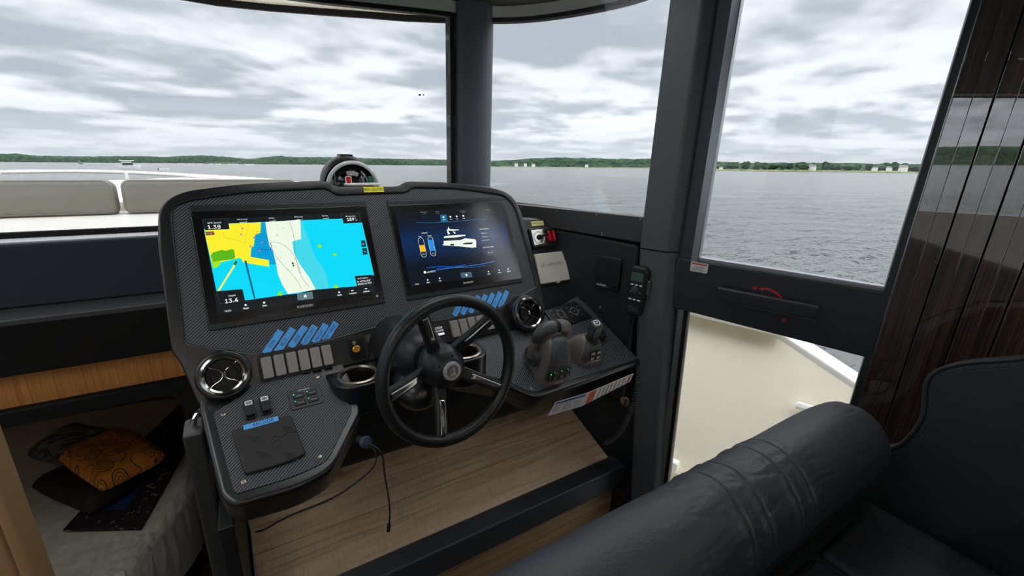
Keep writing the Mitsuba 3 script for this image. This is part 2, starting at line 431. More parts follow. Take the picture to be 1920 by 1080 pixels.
def ridge(prof, dist, seed, rough, depth=90.0, step=.06):
    """A wooded rise along the far shore: canopy surface from the waterline back; prof: (azimuth, elevation of the crest)."""
    az = np.arange(prof[0][0], prof[-1][0], step)
    el = np.interp(az, *np.array(prof).T)
    rows = 9; V = []
    for j in range(rows):
        d = dist + depth * j / (rows - 1)
        hgt = (EYE[2] + np.tan(np.radians(el)) * (dist + depth) - ZW)
        k = math.sin(min(1, j / 4) * math.pi / 2) if j < 6 else 1.0
        x, y = d * np.sin(np.radians(az)), d * np.cos(np.radians(az))
        n = meshkit.fbm(np.stack([x / 14, y / 14, 0 * x + seed], -1), 3, seed)
        z = ZW + .2 + np.maximum(hgt * (.35 + .65 * k if j else .22) + rough * (n - .55) * 2, .5)
        if j == 0:
            z[:] = ZW - .3
        V.append(np.stack([x, y, z], -1))
    V = np.array(V)
    return trimesh.Trimesh(V.reshape(-1, 3), grid_faces(rows, len(az), False), process=False)
ext = lambda pr, a, b: [(a, pr[0][1])] + pr + [(b, pr[-1][1])]
add('forest', ridge([(-60, .5), (-30, .5)] + AZ['ridge1'] + [(4, .2)], 2300, 3, 3.0), 'm_forest', world=True, smooth=True, label='dark green wooded hills along the far shore behind the bow', kind='stuff')
add('forest_001', ridge([(-2.5, .05)] + AZ['ridge2'] + [(26, .42), (28.4, .5)], 1500, 5, 2.2), 'm_forest', world=True, smooth=True, label='dark green wooded point behind the compass dome', kind='stuff')
add('forest_002', ridge([(27.6, .5)] + AZ['ridge3'] + [(52, .6), (58, .5)], 800, 8, 1.4, 60), 'm_forest', world=True, smooth=True, label='green wooded low hill seen between the grey column and the post', kind='stuff')
add('forest_003', ridge([(54, .55)] + AZ['ridge4'] + [(80, .5), (130, .55), (180, .5)], 480, 11, .9, 50), 'm_forest', world=True, smooth=True, label='band of far woodland behind the row of shore trees', kind='stuff')
add('forest_004', ridge([(181, .8), (215, .95), (240, 1.1), (262, .9), (299, .7)], 420, 13, 1.3, 60), 'm_tree', world=True, smooth=True, label='wooded shore astern, mirrored in the glossy planks', kind='stuff')
def marsh(a0, a1, d, w, seed):
    az = np.arange(a0, a1, .08); V = []
    for dd, h in ((0, -.3), (.5, .35), (w, .75), (w * 2.5, .5)):
        n = meshkit.noise(np.stack([az * 3, 0 * az + dd, 0 * az], -1), seed)
        r = d * (1 + .02 * np.sin(az * .7) + .01 * np.sin(az * 2.3)) + dd
        V.append(np.stack([r * np.sin(np.radians(az)), r * np.cos(np.radians(az)), ZW + h + .5 * n * (h > 0)], -1))
    V = np.array(V); return trimesh.Trimesh(V.reshape(-1, 3), grid_faces(4, len(az), False), process=False)
add('marsh_grass', marsh(53, 84, 372, 14, 3), 'm_marsh', world=True, smooth=True, label='yellow-green marsh grass along the waterline below the trees', kind='stuff')
add('marsh_grass_001', marsh(27.5, 58, 660, 10, 6), 'm_marsh', world=True, smooth=True, label='thin yellow-green grass bank under the low wooded hill', kind='stuff')

def crown(w, h, seed):
    g = np.random.default_rng(seed); ms = []
    for i in range(6):
        a = g.uniform(0, 6.28); r = w * .30 * g.uniform(.2, 1)
        b = ball(w * g.uniform(.24, .36), None, h * g.uniform(.26, .36), 2)
        v = np.array(b.vertices); v *= (1 + .38 * (meshkit.fbm(v / w * 7 + seed, 3, seed)[:, None] - .5) * 2)
        b.vertices = v + A3(r * math.cos(a), r * math.sin(a), h * g.uniform(.38, .68)); ms.append(b)
    return cat(*ms)
ORD = ['first', 'second', 'third', 'fourth', 'fifth', 'sixth', 'seventh', 'eighth', 'ninth', 'tenth', 'eleventh', 'twelfth', 'thirteenth', 'fourteenth', 'fifteenth', 'sixteenth', 'seventeenth', 'eighteenth', 'nineteenth', 'twentieth']
for i, (az, el) in enumerate(AZ['trees']):
    d = 410 + 14 * math.sin(i * 2.1); p = pol(az, d, ZW + .6)
    h = EYE[2] + math.tan(math.radians(el)) * d - p[2]; w = h * (1.25 + .35 * math.sin(i * 1.7))
    k = num('shore_tree')
    tag(k, f'dark shore tree, {ORD[i]} along the marsh bank counting aft from the post', 'tree', 'trees on the marsh shore')
    m = crown(w, h, 50 + i); m.vertices = np.array(m.vertices) + p
    add(k + '__crown', m, 'm_tree' if i % 3 else 'm_tree_pale', world=True, smooth=True)
    add(k + '__trunk', tube([p, p + A3(0, 0, h * .4)], h * .03, 6), 'm_trunk', world=True)

def house(az, el, d, w, label, white=True):
    k = num('house'); tag(k, label, 'house', 'houses on the shores'); p = pol(az, d, EYE[2] + math.tan(math.radians(el)) * d)
    a = math.radians(az + 20); fr = Fr(p, (math.cos(a), -math.sin(a), 0), (math.sin(a), math.cos(a), 0), (0, 0, 1))
    add(k + '__walls', fr(box(-w / 2, w / 2, -w * .3, w * .3, -3, w * .32)), 'm_white_boat', world=True)
    rf = trimesh.Trimesh(*[np.array(q) for q in ([(-w * .55, -w * .36, w * .3), (w * .55, -w * .36, w * .3), (w * .55, w * .36, w * .3), (-w * .55, w * .36, w * .3), (-w * .55, 0, w * .58), (w * .55, 0, w * .58)],
                         [(0, 1, 5), (0, 5, 4), (2, 3, 4), (2, 4, 5), (1, 2, 5), (3, 0, 4), (0, 2, 1), (0, 3, 2)])])
    add(k + '__roof', fr(rf), 'm_roof_grey', world=True, smooth=False)
HL = ['white house beside the tallest trees on the marsh shore', 'white house near the aft end of the tree row', 'second white house from the aft end of the tree row', 'low pale house half hidden by the middle of the tree row', 'pale house at the forward end of the tree row',
      'white house on the low hill, first one beside the grey column', 'white house on the low hill, second one from the grey column', 'white house on the low hill, third one from the grey column', 'white house on the low hill, farther along toward the post']
for i, ((az, el), w) in enumerate(zip(AZ['houses'], (4.2, 4.4, 3.2, 3, 2.6, 4.6, 4.2, 4.6, 4.2))):
    house(az, el, 396 if i < 5 else 690, w, HL[i])

# boats on the bay
def boat_frame(az, d):
    a = math.radians(az)
    return Fr(pol(az, d, ZW), (math.cos(a), -math.sin(a), 0), (math.sin(a), math.cos(a), 0), (0, 0, 1))
def hull(L, B, H, n=14):
    ring = lambda k, f: [(x, B / 2 * k * (1 - max(0, (x / L - .1) / .4) ** 2)) for x in np.linspace(-L / 2, L / 2 * f, n)]
    V = []
    for k, f, z in ((.75, .9, -.2), (.95, .97, H * .6), (1, 1, H)):
        r = ring(k, f); o = r + [(x, -y) for x, y in r[::-1]]
        V.append(np.c_[np.array(o), np.full(len(o), z)])
    for a in V[2:]:
        a[:, 2] += .25 * H * np.clip(a[:, 0] / L, 0, 1)
    m = wall(V); c = trimesh.Trimesh(np.vstack([V[2], V[2].mean(0)]), [(i, (i + 1) % len(V[2]), len(V[2])) for i in range(len(V[2]))], process=False)
    return cat(m, c)
fr = boat_frame(AZ['cruiser'][0][0], 255)
k = tag('motor_cruiser', 'white motor cruiser with a dark hardtop motoring on the bay past the bow rail', 'boat')
add(k + '__hull', fr(hull(7.6, 2.8, 1.5)), 'm_white_boat', world=True)
add(k + '__cabin', fr(box(-2.4, 1.2, -1.1, 1.1, 1.3, 2.5, .3)), 'm_boat_dark', world=True)
add(k + '__hardtop', fr(box(-3.2, 1.8, -1.2, 1.2, 3.4, 3.65, .1)), 'm_white_boat', world=True)
add(k + '__flybridge', fr(box(-2.6, .9, -1.1, 1.1, 2.5, 3.0, .2)), 'm_white_boat', world=True)
for x in (-2.4, .6):
    for y in (-1, 1):
        add(k + '__' + num('hardtop_post'), fr(tube([A3(x, y, 2.7), A3(x + .3, y, 3.5)], .09, 6)), 'm_boat_dark', world=True)
fr = boat_frame(AZ['sail'][0][0], 420)
k = tag('day_boat', 'small boat with upright figures riding off the far shore', 'boat')
add(k + '__hull', fr(hull(4.6, 1.8, .8)), 'm_white_boat', world=True)
add(k + '__mast', fr(tube([A3(-.6, 0, .5), A3(-.6, 0, 4.6)], .08, 6)), 'm_boat_dark', world=True)
add(k + '__sail', fr(trimesh.Trimesh([(-.5, 0, .9), (-.5, .02, 4.4), (1.9, .1, 1.0), (-.45, .06, .9), (-.45, .08, 4.4), (1.95, .16, 1.0)], [(0, 1, 2), (3, 5, 4), (0, 3, 4), (0, 4, 1), (1, 4, 5), (1, 5, 2), (0, 2, 5), (0, 5, 3)])), 'm_grey_print', world=True, smooth=False)
fr = boat_frame(AZ['dinghy'][0][0], 200)
k = tag('open_skiff', 'tiny white open skiff with a pale wake behind the cruiser', 'boat')
add(k + '__hull', fr(hull(3.0, 1.2, .7)), 'm_white_boat', world=True)
add(k + '__outboard', fr(box(-1.7, -1.4, -.2, .2, .1, 1.0, .05)), 'm_boat_dark', world=True)
for i in range(9):
    az = -4.6 + .82 * i + .2 * math.sin(i * 3); fr = boat_frame(az, 900)
    k = num('moored_boat'); tag(k, f'tiny white moored boat, {ORD[i]} in the far row counting from the cruiser toward the compass', 'boat', 'moored boats under the hills')
    add(k + '__hull', fr(hull(7 + 2 * math.sin(i * 2.2), 2.6, 1.6)), 'm_white_boat', world=True)
    add(k + '__cabin', fr(box(-1.6, 1.2, -.9, .9, 1.5, 2.8, .2)), 'm_boat_dark', world=True)

# ================================================================== the boat outside the glass
HF = [[0.791, 1.7674], [0.6994, 1.7984], [0.5694, 1.8409], [0.4443, 1.8818], [0.3581, 1.9124], [0.0, 1.99]]       # windscreen header, plan (x, y)
XC = -.4
def sym(p):
    return [(2 * XC - x, y) for x, y in p[::-1]]
GF = spline([(.80, 1.765), (.51, 1.90), (.17, 2.02), (.02, 2.055), (XC, 2.10)] + sym([(.80, 1.765), (.51, 1.90), (.17, 2.02), (.02, 2.055)]), 60)
FD = 1.285
deck = [tuple(p) for p in GF[::-1]] + [(.95, 1.8), (1.0, 2.4), (.7, 3.6), (.2, 4.4), (XC, 4.9), (-1.0, 4.4), (-1.5, 3.6), (-1.8, 2.4), (-1.75, 1.8)]
add('foredeck', slab([(x, y + .012) for x, y in deck[:60]] + deck[60:], FD - .06, FD, .01), 'm_white_gel', label='white moulded coaming outside the windscreen', kind='structure')
def cushion(w, h, t, r=.035):
    m = slab(rrect(w, h, r, 5), -t / 2, t / 2, .03, .03, steps=4)
    return m
for i, (x0, x1) in enumerate(((-1.16, -.447), (-.428, .262))):
    k = num('backrest_cushion')
    tag(k, ['grey-green foredeck seat back cushion beyond the navy dash panel', 'grey-green foredeck seat back cushion partly behind the helm console'][i], 'cushion')
    fr = Fr(((x0 + x1) / 2, 2.53, FD + .068), (1, 0, 0), (0, .18, 1))
    add(k + '__pad', cushion(x1 - x0, .15, .10), 'm_cushion', fr)
    add(k + '__piping', cat(*[tube(np.c_[rrect(x1 - x0 - .02, .13, .03, 5), np.full(24, z)][list(range(24)) + [0]], .0035, 6) for z in (.042,)]), 'm_cushion', fr)
add('foredeck_seat_base', box(-1.2, .28, 2.60, 2.9, FD - .05, FD + .05, .03), 'm_white_gel', label='white moulded seat base behind the foredeck cushions', category='seat base')
RAIL = [[-1.6188, 5.2719, 1.3], [-1.4608, 5.37, 1.3], [-1.2851, 5.435, 1.3], [-1.0653, 5.4219, 1.3], [-0.8507, 5.32, 1.3], [-0.4505, 4.9906, 1.3], [-0.0863, 4.6363, 1.3], [0.2198, 4.3015, 1.3]]
k = tag('bow_rail', 'white painted tubular rail that curves round the bow', 'rail')
add(k + '__top_tube', tube(spline(RAIL + [[.55, 3.8, 1.29], [.85, 3.1, 1.28]], 60), .0165, 10), 'm_white_gel')
for p in ([-0.8373, 5.2795, 1.3], (.62, 3.68, 1.29)):
    add(k + '__' + num('stanchion'), tube([A3(*p), A3(p[0], p[1], p[2]) + A3(.03, -.1, -.42)], .014, 8), 'm_white_gel')
# bulwark and side deck outside the door
S = Fr((1.18, .961, 0), (.3577, -.9338, 0), (0, 0, 1))
BQ = Fr([1.6002, 1.122, 0.05], S.u, [0.5503, 0.2108, 0.8079])
k = tag('bulwark', 'cream side-deck bulwark with a sloping white cap rail outside the door', 'bulwark', kind='structure')
BA, BB, BC = [[0.3163, 0.5472, 0.0], [0.3206, 0.9004, 0.0], [0.6555, 0.7645, -0.0484]]     # foot and head of the crease, aft end of the cap
fwd_top = BQ.p(-1.6, BB[1] + .10)
add(k + '__panel', slab([(-1.6, -.6), (BA[0], -.6), tuple(BB[:2]), (BB[0] - .12, BB[1] + .06), (-1.6, BB[1] + .08)], -.05, 0), 'm_cream', BQ)
w0, w1, w2 = BQ.p(*BA), BQ.p(*BB), BQ.p(*BC)
SA2 = Fr(w0, w1 - w0, w2 - w0)
if SA2.n @ BQ.n < 0:
    SA2 = Fr(w0, w1 - w0, -(w2 - w0))
loc = lambda P: (float((P - w0) @ SA2.u), float((P - w0) @ SA2.v))
e0, e1, e2 = loc(w0), loc(w1), loc(w2)
ex = (e2[0] + 1.2 * (e2[0] - e1[0]), e2[1] + 1.2 * (e2[1] - e1[1]))
add(k + '__panel_001', slab([(e0[0] - .5, 0), e1, ex, (e0[0] - .9, ex[1])], -.05, 0), 'm_cream', SA2)
d = nrm(w2 - w1); outw = nrm(-S.n - (-S.n @ d) * d); upn = np.cross(d, outw); upn = upn if upn[2] > 0 else -upn
CF_ = Fr(w1, d, outw, upn)
add(k + '__cap_rail', slab(rect(-.02, -.012, 1.6, .13), -.03, .018, .014, .01), 'm_white_gel', CF_)
CF2 = Fr(BQ.p(BB[0] - .10, BB[1] + .06), -S.u, -S.n, (0, 0, 1))
add(k + '__cap_rail_001', slab(rect(-.12, -.012, 1.5, .13), -.03, .018, .014, .01), 'm_white_gel', CF2)
add('side_deck', box(-3, 3.2, .06, 1.2, -.02, .02), 'm_cream', Fr(S.p(0, .05, 0), S.u, -S.n, (0, 0, 1)), label='cream side deck along the hull below the door glass', kind='structure')
k = tag('deck_fitting', 'small white moulded step at the foot of the door outside', 'deck fitting')
add(k + '__block', slab(rrect(.075, .045, .008), 0, .05, .008), 'm_white_gel', Fr([1.6408, 1.0977, 0.141], S.u, -S.n, (0, 0, 1)))
add(k + '__slot', slab(rrect(.016, .010, .003), 0, .002), 'm_deep_black', Fr(A3(*[1.6408, 1.0977, 0.141]) + .0225 * S.n + A3(0, 0, .02), S.u, S.v))
k = tag('bulwark_moulding', 'rounded white moulding on the bulwark just above the seat bolster', 'moulding')
add(k + '__body', slab(rrect(.09, .035, .014), 0, .03, .01), 'm_white_gel', Fr([2.1016, 0.7712, 0.5199], BQ.u, BQ.v))

# ================================================================== cabin shell
side = [tuple(S.p(u, 0)[:2]) for u in (2.0, .60)]
H = [S.p(.6, 0)[:2]] + [A3(*p) for p in spline([tuple(S.p(-.06, 0)[:2]), (1.204, 1.246), (1.161, 1.413), (1.065, 1.617), (.954, 1.735), (.87, 1.775), (.79, 1.775)], 24)] + [A3(*p) for p in HF[1:]]
HX = [tuple(p) for p in H] + [(XC, HF[-1][1] + .03)] + [(2 * XC - p[0], p[1]) for p in H[::-1]]
plan = HX + [(-2.05, -.8), (-2.05, -4.2), (1.95, -4.2), (1.95, -1.05), tuple(S.p(1.9, 0)[:2])]
ADDED_HATCH, ADDED_HATCH2 = rect(-1.45, .0, -.45, 1.25), rect(.10, .76, 1.04, 1.32)  # unseen roof openings, added so overhead sky light reaches the helm
add('ceiling', slab(plan, 2.142, 2.25, holes=[ADDED_HATCH, ADDED_HATCH2]), 'm_headliner', label='dark grey headliner over the helm', kind='structure')
add('added_window_8', flat(ADDED_HATCH, 2.2), 'm_glass', label='unseen clear roof hatch added for top light over the companion side', kind='structure')
add('added_window_9', flat(ADDED_HATCH2, 2.2), 'm_glass', label='unseen clear roof hatch added for top light over the helm', kind='structure')
for i, (x, y) in enumerate(((.35, -.75), (1.05, -.75), (-.4, -.75), (.35, -2.0), (1.05, -2.0), (-.4, -2.0), (-1.2, -2.0), (-1.2, -.75), (.35, -3.2), (-.8, -3.2))):  # out-of-view lamps added to brighten the dark interior
    k = num('downlight'); tag(k, 'added unseen round ceiling downlight in the saloon headliner behind the helm seat', 'ceiling light', 'added saloon downlights')
    add(k + '__bezel', mv(lathe([(.024, .006), (.036, .006), (.038, 0), (.034, -.004), (.024, 0)], 28), x, y, 2.141), 'm_chrome')
    add(k + '__lens', mv(lathe([(0, .004), (.024, .004), (.024, .001), (0, .001)], 28), x, y, 2.141), 'm_label_white', emitter=emit(lin(255, 246, 232), 42.0))
def strip(pts, z0, z1, t, closed=False):
    g = LineString(pts).buffer(t, cap_style=2, join_style=1)
    return slab(np.array(g.exterior.coords)[:-1], z0, z1, min(.004, t * .4), min(.004, t * .4))
add('trim_1', strip(HX, 2.102, 2.146, .012), 'm_rim_grey', label='pale grey header rim above the glass', kind='structure')
add('trim_2', strip(HX, 2.086, 2.102, .016), 'm_deep_black', label='black rubber seal under the header rim', kind='structure')
vis = [[0.8214, 1.8886], [0.6764, 1.9776], [0.5597, 2.0254], [0.3725, 2.1131], [0.1898, 2.1905], [0.0224, 2.2424], [-0.2, 2.24]]
vis = [tuple(p) for p in vis]
inner = [(x, y) for x, y in HF if x < .80]
hfo = [(x, y + .022) for x, y in HF]
vfull = vis + [(2 * XC - x, y) for x, y in vis[::-1]]
hfull = hfo + [(2 * XC - x, y) for x, y in hfo[::-1]]
add('roof_visor', slab(vfull + hfull[::-1], 2.118, 2.14), 'm_cream', label='cream underside of the roof overhang outside the windscreen', kind='structure')
add('trim_3', strip(vis + [(2 * XC - x, y) for x, y in vis[::-1]], 2.095, 2.14, .008), 'm_deep_black', label='black drip edge of the roof overhang', kind='structure')
# windscreen and side glass
g = [tuple(p) for p in GF]
wm = wall([np.c_[np.array(g + g[::-1])[:60], np.full(60, z)] for z in (FD, 2.12)])
wm.faces = wm.faces[[i for i in range(len(wm.faces)) if i // 2 != 59]]
wm.remove_unreferenced_vertices()
add('window_1', wm, 'm_glass', smooth=True, label='curved windscreen pane ahead of the helm', kind='structure')
for i, (p_, r_) in enumerate((([0.6544, 1.775, 1.7993], .0035), ([0.6697, 1.775, 1.8007], .0022))):
    add('window_1__' + num('speck'), mv(ball(r_ * 1.4, r_ * .5, r_, 1), *p_), 'm_deep_black')
add('window_2', flat(rect(-.80, 1.39, -.06, 2.09), -.02), 'm_glass', S, label='side window pane between the grey column and the post', kind='structure')
PC = [0.8866, 1.79]
k = tag('pillar', 'round grey vinyl pillar between windscreen and side window', kind='structure')
add(k + '__sleeve', mv(lathe([(0, .9), (.086, .9), (.086, 2.145), (0, 2.145)], 64), PC[0], PC[1], 0), 'm_pillar')
add(k + '__glass_seal', box(PC[0] - .106, PC[0] - .088, PC[1] - .025, PC[1] + .02, .9, 2.12), 'm_deep_black')
# starboard side: padded wall, ledge band, post
k = tag('wall_starboard', 'black padded wall under the side window', kind='structure')
add(k + '__kick_panel', slab(rect(-.80, -.05, .08, .735), -.11, -.075), 'm_pad_black', S)
add(k + '__padded_panel', slab(fillet([(-.80, .70), (-.066, .70), (-.070, 1.308), (-.37, 1.320), (-.80, 1.33)], .02), -.05, 0, .012), 'm_pad_black', S)
add(k + '__backing', slab(rect(-.85, .66, -.02, 1.395), -.075, -.045), 'm_deep_black', S)
k = tag('trim_4', 'dark grey screwed ledge band below the side window', kind='structure')
add(k + '__band', slab([(-.84, 1.322), (-.37, 1.322), (-.066, 1.318), (-.066, 1.405), (-.64, 1.395), (-.84, 1.392)], -.03, .006, .003), 'm_band', S)
for u, v in ((-.5783, 1.388), (-.4091, 1.3905), (-.2417, 1.394), (-.0769, 1.397), (-.3738, 1.3275), (-.2135, 1.331), (-.2128, 1.323)):
    add(k + '__' + num('screw'), mv(lathe([(0, 0), (.0028, 0), (.0022, .0014), (0, .0018)], 12), u, v, .006), 'm_chrome', S)
k = tag('post', 'grey vinyl-wrapped post between the side window and the door', kind='structure')
def profile(pr, z0, z1, r=.008):
    """pr: (u, n) plan profile on the side wall, extruded upward."""
    P = Fr(S.p(0, 0, 0), -S.u, S.n, (0, 0, 1))
    return slab(fillet([(-u, n) for u, n in pr], r), z0, z1, .003, .003), P
m, P = profile([(-.070, -.03), (.064, -.03), (.062, .000), (.034, .034), (-.058, .034)], 1.306, 2.16, .008)
add(k + '__upper_sleeve', m, 'm_vinyl_grey', P)
def loft(a, b, z0, z1):
    a, b = (fillet([(-u, n) for u, n in q], .012) for q in (a, b))
    m = cat(wall([np.c_[ccw(a), np.full(len(a), z0)], np.c_[ccw(b), np.full(len(b), z1)]]), cap(ccw(a), [], z0, False), cap(ccw(b), [], z1)); m.merge_vertices(digits_vertex=7); return m
add(k + '__lower_sleeve', loft([(.045, -.03), (.168, -.03), (.164, .000), (.139, .034), (.053, .034)], [(-.068, -.03), (.064, -.03), (.062, .000), (.034, .034), (-.058, .034)], .05, 1.303), 'm_vinyl_grey', P)
add(k + '__reveal', slab([(.05, 2.16), (.05, 1.1), (.12, .0), (.16, .0), (.110, 1.2), (.110, 2.16)], -.06, -.012), 'm_reveal', S)
mat('m_reveal', lin(58, 64, 70), .4)
# door
k = tag('door_1', 'black framed starboard side door with a clear upper and lower pane', kind='structure')
add(k + '__stile', slab(rect(.103, 1.28, .1285, 2.16), -.02, .010, .004), 'm_alu', S)
add(k + '__stile_001', slab(rect(.588, 1.28, .603, 2.16), -.02, .012, .003), 'm_door', S)
add(k + '__band', slab([(.064, 1.118), (.604, 1.104), (.604, 1.288), (.064, 1.288)], -.03, .010, .004), 'm_door', S)
add(k + '__sill_strip', slab(rect(.128, 1.286, .590, 1.3015), -.02, .004, .003), 'm_alu', S)
add(k + '__lower_stile', slab([(.088, 1.12), (.1085, 1.12), (.1405, .30), (.120, .30)], -.02, .006, .003), 'm_alu', S)
add(k + '__lower_gasket', slab([(.1085, 1.12), (.1206, 1.12), (.152, .30), (.1405, .30)], -.02, .002), 'm_deep_black', S)
add(k + '__lower_stile_001', slab([(.5885, 1.12), (.604, 1.12), (.604, .3), (.5885, .3)], -.02, .010, .003), 'm_door', S)
add(k + '__bottom_rail', slab(rect(.09, .18, .604, .33), -.03, .01, .004), 'm_door', S)
add(k + '__pane', flat(rect(.12, 1.30, .592, 2.16), -.008), 'm_glass', S)
add(k + '__pane_001', flat([(.115, 1.115), (.145, .32), (.592, .32), (.592, 1.105)], -.008), 'm_glass', S)
hk = k + '__handle'
SH = S.at(0, 0, .045)
hp = [0.2047, 0.4663, 1.1875, 1.2283]
u0, u1, v0, v1 = hp
add(hk, slab(rrect(u1 - u0, v1 - v0, .006, 4, (u0 + u1) / 2, (v0 + v1) / 2), -.014, .008, .005, .003), 'm_satin_black', SH)
add(hk + '__spindle', tube([(u0 + .55 * (u1 - u0), (v0 + v1) / 2 + .008, -.045), (u0 + .55 * (u1 - u0), (v0 + v1) / 2 + .004, 0)], .013, 16), 'm_satin_black', SH)
arc = spline([(.3165, 1.2385), (.3387, 1.2405), (.3641, 1.2290), (.382, 1.2080), (.388, 1.192)], 20)
red = cat(slab(np.array(LineString(arc).buffer(.0023).exterior.coords)[:-1], 0, .0006), slab([(.3085, 1.2375), (.3205, 1.2330), (.3205, 1.2425)], 0, .0006))
add(k + '__turn_arrow', mv(red, 0, 0, .010), 'm_red_print', S)
ringm = lambda u, v, r: slab(circle(r, 20, u, v), .010, .0106, holes=[circle(r * .55, 20, u, v)])
add(k + '__open_mark', ringm(.2990, 1.2375, .0058), 'm_red_print', S)
add(k + '__lock_mark', ringm(.3895, 1.158, .0048), 'm_red_print', S)
k = tag('warning_sticker', 'small white sticker with an orange bar at the corner of the door band', 'sticker')
add(k + '__sheet', slab(rrect(.053, .031, .003, 3, .1345, 1.2695), .0105, .0110), 'm_label_white', S)
add(k + '__header', slab(rect(.112, 1.277, .157, 1.2825), .0110, .0113), 'm_orange_print', S)
add(k + '__lettering', cat(text('WARNING', .0035, .1345, 1.272, .0110), *[slab(rect(.114, 1.267 - .0035 * i, .154 - .006 * (i % 2), 1.2683 - .0035 * i), .011, .0112) for i in range(4)]), 'm_grey_print', S)
# glossy dark planks aft of the door
add('wall_starboard__plank_backing', slab(rect(.60, -.1, 2.0, 2.16), -.05, -.012), 'm_deep_black', S)
pw = .0336
for i in range(40):
    u0 = .6045 + pw * i
    m = slab(rect(u0 + (.0016 if i % 2 == 0 else .0001), -.05, u0 + pw - (.0001 if i % 2 == 0 else .0016), 2.16), -.012, .004, .0010)
    uv = np.c_[np.array(m.vertices)[:, 1] + .37 * i, np.array(m.vertices)[:, 0] + .21 * i]
    add('wall_starboard__' + num('plank'), m, 'm_wood_dark', S, uv=uv)
add('trim_5', slab(rect(.6025, -.05, .6055, 2.16), -.01, .0065), 'm_alu', S, label='bright metal edge strip beside the door on the plank wall', kind='structure')
# the rest of the saloon, behind the camera
def frame_wall(key, fr, x0, x1, z0, z1, holes, label, mt='m_saloon_wall'):
    add(key, slab(rect(x0, z0, x1, z1), -.06, 0, holes=[rect(*h) for h in holes]), mt, fr, label=label, kind='structure')
PW = Fr((-1.75, 0, 0), (0, 1, 0), (0, 0, 1))
frame_wall('wall_port', PW, -4.2, -.2, -.05, 2.16, [(-3.6, 1.25, -.4, 2.132)], 'pale saloon wall on the port side')
add('window_3', flat(rect(-3.6, 1.25, -.4, 2.132), -.03), 'm_glass', PW, label='long port saloon window', kind='structure')
PW2 = Fr((-2.03, 0, 0), (0, 1, 0), (0, 0, 1))
frame_wall('wall_port_helm', PW2, -.2, 1.0, -.05, 2.16, [(-.05, 1.25, .75, 2.06)], 'pale wall abreast of the helm on the port side')
add('window_4', flat(rect(-.05, 1.25, .75, 2.06), -.03), 'm_glass', PW2, label='forward port window', kind='structure')
add('wall_port_return', box(-2.05, -1.75, -.26, -.2, -.05, 2.16), 'm_saloon_wall', label='short return of the port saloon wall', kind='structure')
AW = Fr((0, -4.2, 0), (1, 0, 0), (0, 0, 1), (0, 1, 0))
frame_wall('wall_aft', AW, -1.95, 2.05, -.05, 2.16, [(-1.4, .05, 1.3, 2.0)], 'aft saloon bulkhead around the cockpit doors')
add('window_5', flat(rect(-1.4, .05, 1.3, 2.0), -.03), 'm_glass', AW, label='glass cockpit doors aft', kind='structure')
SW = Fr((1.92, 0, 0), (0, -1, 0), (0, 0, 1))
frame_wall('wall_starboard_aft', SW, .95, 4.2, -.05, 2.16, [(1.3, 1.25, 3.7, 2.02)], 'aft saloon wall on the starboard side')
add('window_6', flat(rect(1.3, 1.25, 3.7, 2.02), -.03), 'm_glass', SW, label='aft starboard window', kind='structure')
PFw = [(-2.03, 1.0), (-1.72, 1.72)]
pf = Fr((-2.03, 1.0, 0), (.31, .72, 0), (0, 0, 1))
add('wall_port_forward', slab(rect(0, -.05, .80, 1.39), -.05, 0), 'm_pad_black', pf, label='padded wall on the port bow quarter', kind='structure')
add('window_7', flat(rect(0, 1.39, .78, 2.1), -.03), 'm_glass', pf, label='port bow quarter window', kind='structure')
add('floor', slab([(-2.05, -4.2), (1.95, -4.2), (1.95, -1.05), tuple(S.p(1.9, 0)[:2]), tuple(S.p(.0, 0)[:2]), (1.05, 1.3), (-.2, 1.3), (-.2, .9), (-.42, .9), (-.95, .9), (-2.05, .9)], -.05, 0), 'm_dark_floor', label='dark saloon floor', kind='structure')
# ================================================================== port side of the helm: dash ledge, veneer, berth below
add('trim_6', box(-1.72, .3, 1.985, 2.09, 1.255, 1.272, .004), 'm_white_dash', label='pale sill along the foot of the windscreen', kind='structure')
add('trim_8', box(-1.7, .3, 2.062, 2.082, 1.268, 1.291, .004), 'm_deep_black', label='black rubber gasket along the foot of the windscreen', kind='structure')
k = tag('dash_panel', 'navy padded dash panel with a dark ledge under the windscreen', 'dash panel', kind='structure')
add(k + '__pad', slab(fillet([(-1.9, 0), (.4, 0), (.4, .209), (-1.9, .209)], .006), 0, .04, .012), 'm_vinyl_navy', Fr((0, 1.99, 1.062), (1, 0, 0), (0, .03, 1)))
add(k + '__ledge', box(-1.75, .3, 1.826, 1.99, 1.046, 1.064, .003), 'm_grey_dark')
add(k + '__fascia', box(-1.75, .3, 1.828, 1.87, .8835, 1.047, .002), 'm_deep_black')
V = Fr((0, 1.855, 0), (1, 0, 0), (0, 0, 1))
k = 'wall_veneer'
m = slab(rect(-1.75, .752, .15, .90), -.02, 0)
add(k, m, 'm_wood_warm', V, uv=np.array(m.vertices)[:, [1, 0]], label='warm orange veneer strip above the cabin opening', kind='structure')
k = tag('strip_light', 'warm strip light tucked under the black fascia above the veneer', 'strip light')
add(k + '__channel', box(-.78, -.40, 1.836, 1.850, .893, .900), 'm_alu')
add(k + '__diffuser', box(-.76, -.42, 1.838, 1.848, .8895, .8935), 'm_label_white', emitter=emit(lin(255, 170, 88), 8.0))
XR = -0.2758
add('trim_7', slab(fillet([(-2.0, -.6), (.12, -.6), (.12, .768), (-2.0, .768)], 0), -.045, .03, .01, holes=[fillet([(-1.9, -.55), (XR, -.55), (XR, .712), (-1.9, .712)], [0, 0, .06, .02])]), 'm_deep_black', V, label='black rounded frame of the opening to the cabin below', kind='structure')
